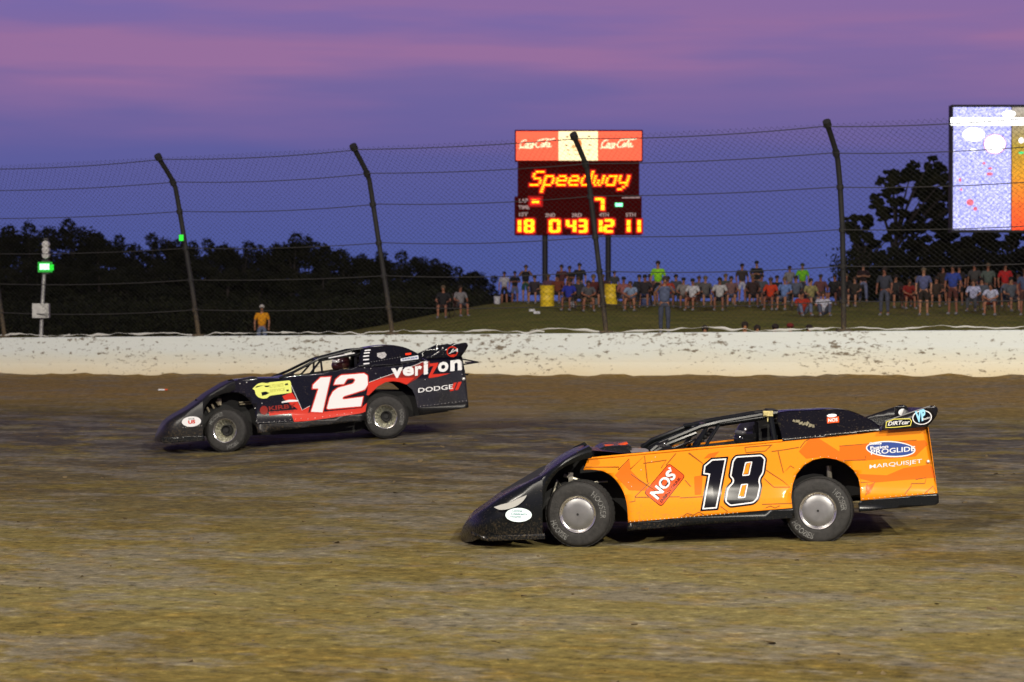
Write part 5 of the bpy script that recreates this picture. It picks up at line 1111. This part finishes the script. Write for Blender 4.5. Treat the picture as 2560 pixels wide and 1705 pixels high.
# ================================================================== big screen
DV = 100.0
def sc_(px, py): return at(px, py, DV)
o0 = sc_(2620, 578); base = Vector((o0.x, DV+.4, zland(o0.x, DV)-.3)); vs_r = empty('video_screen', base, 'huge lit video screen at the right edge above the trees', 'screen')
def LV(px, py): p = sc_(px, py)-base; return Vector((p.x, -.4, p.z))
a = LV(2380, 262); d = LV(2990, 580); MB().box(((a.x+d.x)/2, 0, (a.z+d.z)/2), (d.x-a.x+.0, .7, a.z-d.z+.02)).build('screen_cabinet', mat('screen_black', (.01, .01, .01), .6), vs_r)
def screen_mat(kind):
    m = bpy.data.materials.new('led_screen_'+kind); m.use_nodes = True; t = m.node_tree; b = t.nodes['Principled BSDF']; b.inputs['Base Color'].default_value = (.01, .01, .01, 1); tcn = N(t, 'ShaderNodeTexCoord')
    n = N(t, 'ShaderNodeTexNoise', i_Scale=14.0, i_Detail=3.0); t.links.new(tcn.outputs['Object'], n.inputs['Vector'])
    if kind == 'pale':
        r = ramp(t, [(.35, (.22, .24, .70)), (.5, (.42, .42, .88)), (.62, (.70, .70, 1))]); t.links.new(n.outputs[0], r.inputs[0]); col = r.outputs[0]
    else:
        sx = N(t, 'ShaderNodeSeparateXYZ'); t.links.new(tcn.outputs['Generated'], sx.inputs[0]); r = ramp(t, [(0, (.80, .06, .01)), (.2, (.75, .12, .01)), (.45, (.62, .26, .01)), (.68, (.36, .24, .02)), (.85, (.30, .24, .14)), (1, (.34, .30, .26))]); t.links.new(sx.outputs['Z'], r.inputs[0])
        r2 = ramp(t, [(.35, (.7,)*3), (.65, (1.3,)*3)]); t.links.new(n.outputs[0], r2.inputs[0]); x = N(t, 'ShaderNodeMix', data_type='RGBA', blend_type='MULTIPLY'); x.inputs[0].default_value = 1; t.links.new(r.outputs[0], x.inputs[6]); t.links.new(r2.outputs[0], x.inputs[7]); col = x.outputs[2]
    t.links.new(col, b.inputs['Emission Color']); b.inputs['Emission Strength'].default_value = 1.5; return m
def spanel(x0, x1, y0, y1, m, nm, dy=0, par=None):
    a = LV(x0, y0); d = LV(x1, y1); return MB().box(((a.x+d.x)/2, -.36-dy, (a.z+d.z)/2), (d.x-a.x, .03, a.z-d.z)).build(nm, m, par or vs_r)
p1 = spanel(2384, 2527, 268, 574, screen_mat('pale'), 'screen_picture'); spanel(2531, 2984, 268, 575, screen_mat('orange'), 'screen_picture')
WHT = emis('screen_white', (1, 1, 1), 2.5); PNK = emis('screen_pink', (1, .20, .28), .9)
spanel(2377, 2984, 294, 313, WHT, 'bright_bar', .03)
def sdisc(cx, cy, rx, ry, m, nm='bright_spot', dy=.03):
    b = MB(); V, Fs = poly2([ell(cx, cy, rx, ry, 0, 28)]); b.add([Vector((LV(x, y).x, -.385-dy, LV(x, y).z)) for x, y in V], Fs); b.build(nm, m, vs_r)
for q in ((2434, 336, 28, 17), (2487, 360, 26, 23), (2522, 285, 17, 9), (2434, 375, 8, 3), (2553, 351, 6, 7)): sdisc(*q, WHT)
sdisc(2487, 360, 28, 25, PNK, dy=.02)
for q in ((2474, 435, 8, 4), (2475, 421, 5, 3), (2425, 506, 9, 8), (2438, 522, 5, 5), (2403, 474, 3, 3), (2460, 408, 4, 3), (2400, 450, 3, 5)): sdisc(*q, PNK)
sdisc(2553, 382, 7, 3, emis('screen_green', (.05, .9, .3), 1))
for px in (2640, 2900): p = LV(px, 580); MB().tube([(p.x, .1, 0), (p.x, .1, p.z+.3)], .22, 12).build('support_post', POST, vs_r, smooth=True)
# ================================================================== trees
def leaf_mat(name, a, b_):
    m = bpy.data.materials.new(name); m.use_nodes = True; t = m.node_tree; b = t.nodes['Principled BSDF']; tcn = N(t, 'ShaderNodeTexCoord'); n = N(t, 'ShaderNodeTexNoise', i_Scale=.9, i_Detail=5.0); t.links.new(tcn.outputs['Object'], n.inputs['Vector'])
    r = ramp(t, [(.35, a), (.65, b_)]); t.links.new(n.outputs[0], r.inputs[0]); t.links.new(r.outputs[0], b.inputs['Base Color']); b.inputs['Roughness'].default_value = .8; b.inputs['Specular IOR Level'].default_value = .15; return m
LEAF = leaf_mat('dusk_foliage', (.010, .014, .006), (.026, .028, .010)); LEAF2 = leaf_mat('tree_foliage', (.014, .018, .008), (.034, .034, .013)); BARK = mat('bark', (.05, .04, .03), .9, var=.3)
rs = np.random.RandomState(5)
def leaves(clumps, n, size, seed=0):
    """clumps: (x,y,z,rx,ry,rz); leaf quads spread through the clumps, denser at the shell"""
    r_ = np.random.RandomState(seed); cl_ = np.array(clumps); w = cl_[:, 3]*cl_[:, 5]; k = r_.choice(len(cl_), n, p=w/w.sum()); c0 = cl_[k]
    d = r_.normal(size=(n, 3)); d /= np.linalg.norm(d, axis=1)[:, None]; rad = r_.uniform(.35, 1, n)**.5*(1+.12*r_.normal(size=n)); P = c0[:, :3]+d*rad[:, None]*c0[:, 3:6]
    a = r_.normal(size=(n, 3)); a /= np.linalg.norm(a, axis=1)[:, None]; b = np.cross(a, r_.normal(size=(n, 3))); b /= np.linalg.norm(b, axis=1)[:, None]; s = size*r_.uniform(.5, 1.4, n)[:, None]
    V = np.stack([P-a*s-b*s*.5, P+a*s*.2-b*s*.7, P+a*s*1.1+b*s*.1, P-a*s*.1+b*s*.6], 1).reshape(-1, 3); Fq = np.arange(4*n).reshape(-1, 4); return V, Fq
def limbs(b, base_h, H, clumps, r0):
    b.tube([(0, 0, -.4), (.05, 0, base_h*.5), (0, .05, base_h), (.0, 0, H*.72)], [r0, r0*.85, r0*.7, r0*.2], 8)
    for c_ in clumps[::2]: s = Vector((0, 0, min(c_[2]*.55, H*.6))); e_ = Vector(c_[:3]); b.tube([s, s.lerp(e_, .5)+Vector((0, 0, .15)), e_], [r0*.35, r0*.22, r0*.08], 5)
TM = []
for v_ in range(5):
    cl_ = []; H = 7.0; q_ = random.Random(v_*3+1)
    for i in range(26):
        z = q_.uniform(.9, 5.9); ww = 2.3*math.sqrt(max(.08, 1-((z-3.0)/3.7)**2)); a_ = q_.uniform(0, 6.28); rr_ = q_.uniform(.2, .95)*ww; s_ = q_.uniform(.55, 1.0); cl_.append((rr_*math.cos(a_), rr_*math.sin(a_), z, s_, s_, s_*.8))
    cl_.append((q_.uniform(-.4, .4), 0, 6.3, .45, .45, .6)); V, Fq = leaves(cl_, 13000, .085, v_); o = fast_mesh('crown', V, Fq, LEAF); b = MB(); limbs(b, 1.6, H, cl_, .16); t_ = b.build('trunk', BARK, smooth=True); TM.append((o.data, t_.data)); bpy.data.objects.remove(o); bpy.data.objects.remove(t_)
def tree(px, ty, D, k, label, wide=1.0, dz=0):
    p = at(px, ty, D); g = zland(p.x, p.y); s = max(.35, (p.z-g)/7.0); e = empty('tree', (p.x, p.y, g-dz), label, 'tree', 'dark trees of the left treeline', rz=k*1.7)
    for nm, me in zip(('crown', 'trunk'), TM[k % 5]): o = bpy.data.objects.new(nm, me); COL.objects.link(o); o.parent = e
    e.scale = (s*wide, s*wide, s); return e
TL = [(-30, 560), (22, 556), (75, 548), (125, 566), (185, 541), (245, 575), (292, 580), (335, 604), (388, 578), (438, 592), (482, 598), (528, 590), (560, 604), (607, 598), (648, 606), (693, 602), (736, 576), (772, 584), (822, 608), (860, 622), (905, 630), (950, 622), (1002, 622), (1040, 640), (1078, 642), (1115, 656), (1152, 662), (1188, 674), (1228, 686)]
for i, (px, ty) in enumerate(TL):
    frac = i/len(TL); lab = 'dark bushy tree of the far treeline, number %d from the left edge' % (i+1)
    pos = 'behind the green signal lamp' if 60 < px < 130 else None
    tree(px, ty, 150+(i*7 % 11)*1.5, i, lab, 1.0+.25*((i*5) % 3)/2 if ty < 620 else 1.35)
TL2 = [(-20, 640), (60, 640), (150, 650), (240, 655), (320, 650), (400, 655), (480, 650), (560, 665), (640, 660), (720, 660), (800, 665), (880, 680), (960, 685), (1030, 700), (1100, 705), (1160, 716)]
for i, (px, ty) in enumerate(TL2): tree(px+8, ty, 128+(i*5 % 7)*1.4, i+2, 'lower dark tree in front of the treeline, number %d from the left edge' % (i+1), 1.75)
# undergrowth that reads as one dark mass
cl_ = []
for i in range(170):
    px = -80+i*7.7; D = 116+(i*37 % 23)*.8; p = at(px, 750, D); g = zland(p.x, p.y); h_ = lerp(1.5, .8, sstep(900, 1250, px)); cl_.append((p.x, p.y, g+h_*.45+.3*rnd.random(), 1.0, 1.0, h_*.8))
for i in range(70):
    px = 2110+i*8; D = 117+(i*37 % 23)*.3; p = at(px, 650+(i*13 % 17)*2, D); g = zland(p.x, p.y); cl_ += [(p.x, p.y, g+(p.z-g)*k_, .9, .9, .8) for k_ in (.15, .45, .75, 1)]
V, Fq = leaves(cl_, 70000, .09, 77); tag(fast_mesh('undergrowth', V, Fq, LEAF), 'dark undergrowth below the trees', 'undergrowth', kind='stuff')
# right-hand trees, clump by clump
def E6(x, y): return (2060+x/3.408, 240+y/3.408)
def big_tree(px0, D, clumps, n, label, seed, size=.10):
    p0 = at(px0, 770, D); g = zland(p0.x, p0.y)-.2; e = empty('tree', (p0.x, p0.y, g), label, 'tree', 'trees behind the crowd at right'); L = []
    for (x, y, r) in clumps:
        p = at(*E6(x, y), D)-e.location; rr = r/3.408/(F/D); L.append((p.x, rnd.uniform(-1.2, 1.2), p.z, rr, rr*1.1, rr*.92))
    q9 = random.Random(seed); L2 = []
    for (x, y, z, r1, r2, r3) in L:
        for _ in range(11): a_ = q9.uniform(0, 6.28); k_ = q9.uniform(.3, 1.25); w_ = q9.uniform(.14, .42); L2.append((x+r1*k_*math.cos(a_), y+r2*q9.uniform(-.8, .8), z+r3*k_*math.sin(a_), r1*w_*1.3, r2*w_, r3*w_*.8))
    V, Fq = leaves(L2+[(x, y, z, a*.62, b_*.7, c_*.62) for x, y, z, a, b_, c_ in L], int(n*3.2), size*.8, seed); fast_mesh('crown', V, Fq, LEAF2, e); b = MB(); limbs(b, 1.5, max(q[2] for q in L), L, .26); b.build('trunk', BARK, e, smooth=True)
big_tree(2240, 124, [(900, 540, 28), (905, 590, 36), (745, 615, 48), (1000, 610, 32), (615, 660, 52), (500, 715, 36), (560, 740, 50), (700, 690, 62), (800, 690, 55), (930, 670, 72), (1010, 700, 60), (860, 740, 70), (640, 800, 40), (520, 830, 50), (440, 860, 42), (460, 930, 58), (560, 900, 40), (640, 920, 42), (850, 840, 75), (950, 850, 95), (1040, 800, 80), (900, 960, 80), (1010, 980, 90), (560, 990, 50), (470, 1010, 50), (670, 1010, 45), (1120, 900, 90), (760, 1040, 60)], 15000, 'tall ragged dark tree left of the video screen', 11)
big_tree(2150, 121, [(250, 1050, 42), (320, 1060, 40), (200, 1100, 48), (300, 1130, 60), (400, 1080, 55), (250, 1200, 60), (360, 1200, 60), (300, 1290, 60), (430, 1270, 48), (390, 1350, 60), (520, 1220, 40), (560, 1140, 36), (330, 1400, 60), (470, 1400, 60), (230, 1350, 34)], 7500, 'low dark tree right of the right fence post', 12)
big_tree(2380, 122, [(620, 1120, 40), (720, 1130, 70), (850, 1120, 80), (980, 1150, 95), (1100, 1180, 90), (700, 1260, 55), (820, 1270, 90), (960, 1300, 100), (1100, 1320, 100), (640, 1380, 60), (760, 1400, 80), (900, 1430, 90), (560, 1330, 40), (1050, 1450, 90), (1200, 1250, 90), (1230, 1400, 90)], 15000, 'broad dark tree below the video screen', 13)
big_tree(2520, 123, [(1300, 1200, 90), (1400, 1280, 90), (1380, 1180, 60), (1420, 1420, 90), (1520, 1450, 80), (1640, 1250, 70), (1700, 1330, 80), (1650, 1430, 80), (1620, 1180, 50), (1320, 1350, 90), (1780, 1200, 90), (1850, 1350, 100)], 10000, 'dark tree at the right edge under the video screen', 14)
# small litter and clods on the track
tag(MB().box((0, 0, .02), (.16, .06, .03)).box((.11, .0, .022), (.08, .05, .026), 1).build('litter', [WHITE, ORED], loc=Vector((*[(q.x, q.y, ztrack(q.x, q.y)+.01) for q in [at(404, 955, 55.5)]][0],))), 'scrap of white and orange litter on the dirt at left', 'litter')
cd = MB(); q_ = random.Random(3)
for i in range(900):
    y = q_.uniform(16, 50); x = q_.uniform(-.25, .25)*y; s_ = abs(q_.gauss(0, .012))+.006; z = ztrack(x, y)
    V = [Vector((q_.uniform(-1, 1)*1.6, q_.uniform(-1, 1), q_.uniform(-.4, 1)))*s_+Vector((x, y, z)) for _ in range(5)]; cd.add(V, [(0, 1, 2), (0, 2, 3), (0, 3, 4), (1, 2, 4), (2, 3, 4), (0, 1, 4)])
tag(cd.build('dirt_clods', mat('clay_clod', (.10, .07, .03), .9)), 'small clay clods scattered over the track', 'clods', kind='stuff')

# faint clay dust hanging behind the far car's rear wheel
def dust(c_, d, rz, dens, label):
    m = bpy.data.materials.new('dust_air'); m.use_nodes = True; t = m.node_tree; t.nodes.clear(); o_ = N(t, 'ShaderNodeOutputMaterial'); v_ = N(t, 'ShaderNodeVolumePrincipled'); v_.inputs['Color'].default_value = (.55, .40, .26, 1); tcn = N(t, 'ShaderNodeTexCoord')
    ln_ = N(t, 'ShaderNodeVectorMath', operation='LENGTH'); t.links.new(tcn.outputs['Object'], ln_.inputs[0]); n = N(t, 'ShaderNodeTexNoise', i_Scale=2.2, i_Detail=4.0); t.links.new(tcn.outputs['Object'], n.inputs['Vector'])
    a = N(t, 'ShaderNodeMapRange'); a.inputs[1].default_value = 1.0; a.inputs[2].default_value = .2; a.inputs[3].default_value = 0; a.inputs[4].default_value = dens; t.links.new(ln_.outputs['Value'], a.inputs[0])
    b = N(t, 'ShaderNodeMapRange'); b.inputs[1].default_value = .4; b.inputs[2].default_value = .65; t.links.new(n.outputs[0], b.inputs[0]); x = N(t, 'ShaderNodeMath', operation='MULTIPLY'); t.links.new(a.outputs[0], x.inputs[0]); t.links.new(b.outputs[0], x.inputs[1]); t.links.new(x.outputs[0], v_.inputs['Density']); t.links.new(v_.outputs[0], o_.inputs['Volume'])
    o = MB().ball((0, 0, 0), 1, n=24).build('dust', m, smooth=True); o.location = c_; o.scale = d; o.rotation_euler = (0, 0, rz); return tag(o, label, 'dust', kind='stuff')
q = at(1180, 1050, 39.5); q.z = ztrack(q.x, q.y)+.25; dust(q, (1.7, .8, .42), R(8), .9, 'thin brown dust behind the far black car')
q = at(2150, 1320, 24.6); q.z = ztrack(q.x, q.y)+.12; dust(q, (.8, .5, .25), 0, 1.0, 'thin brown dust behind the near orange car')
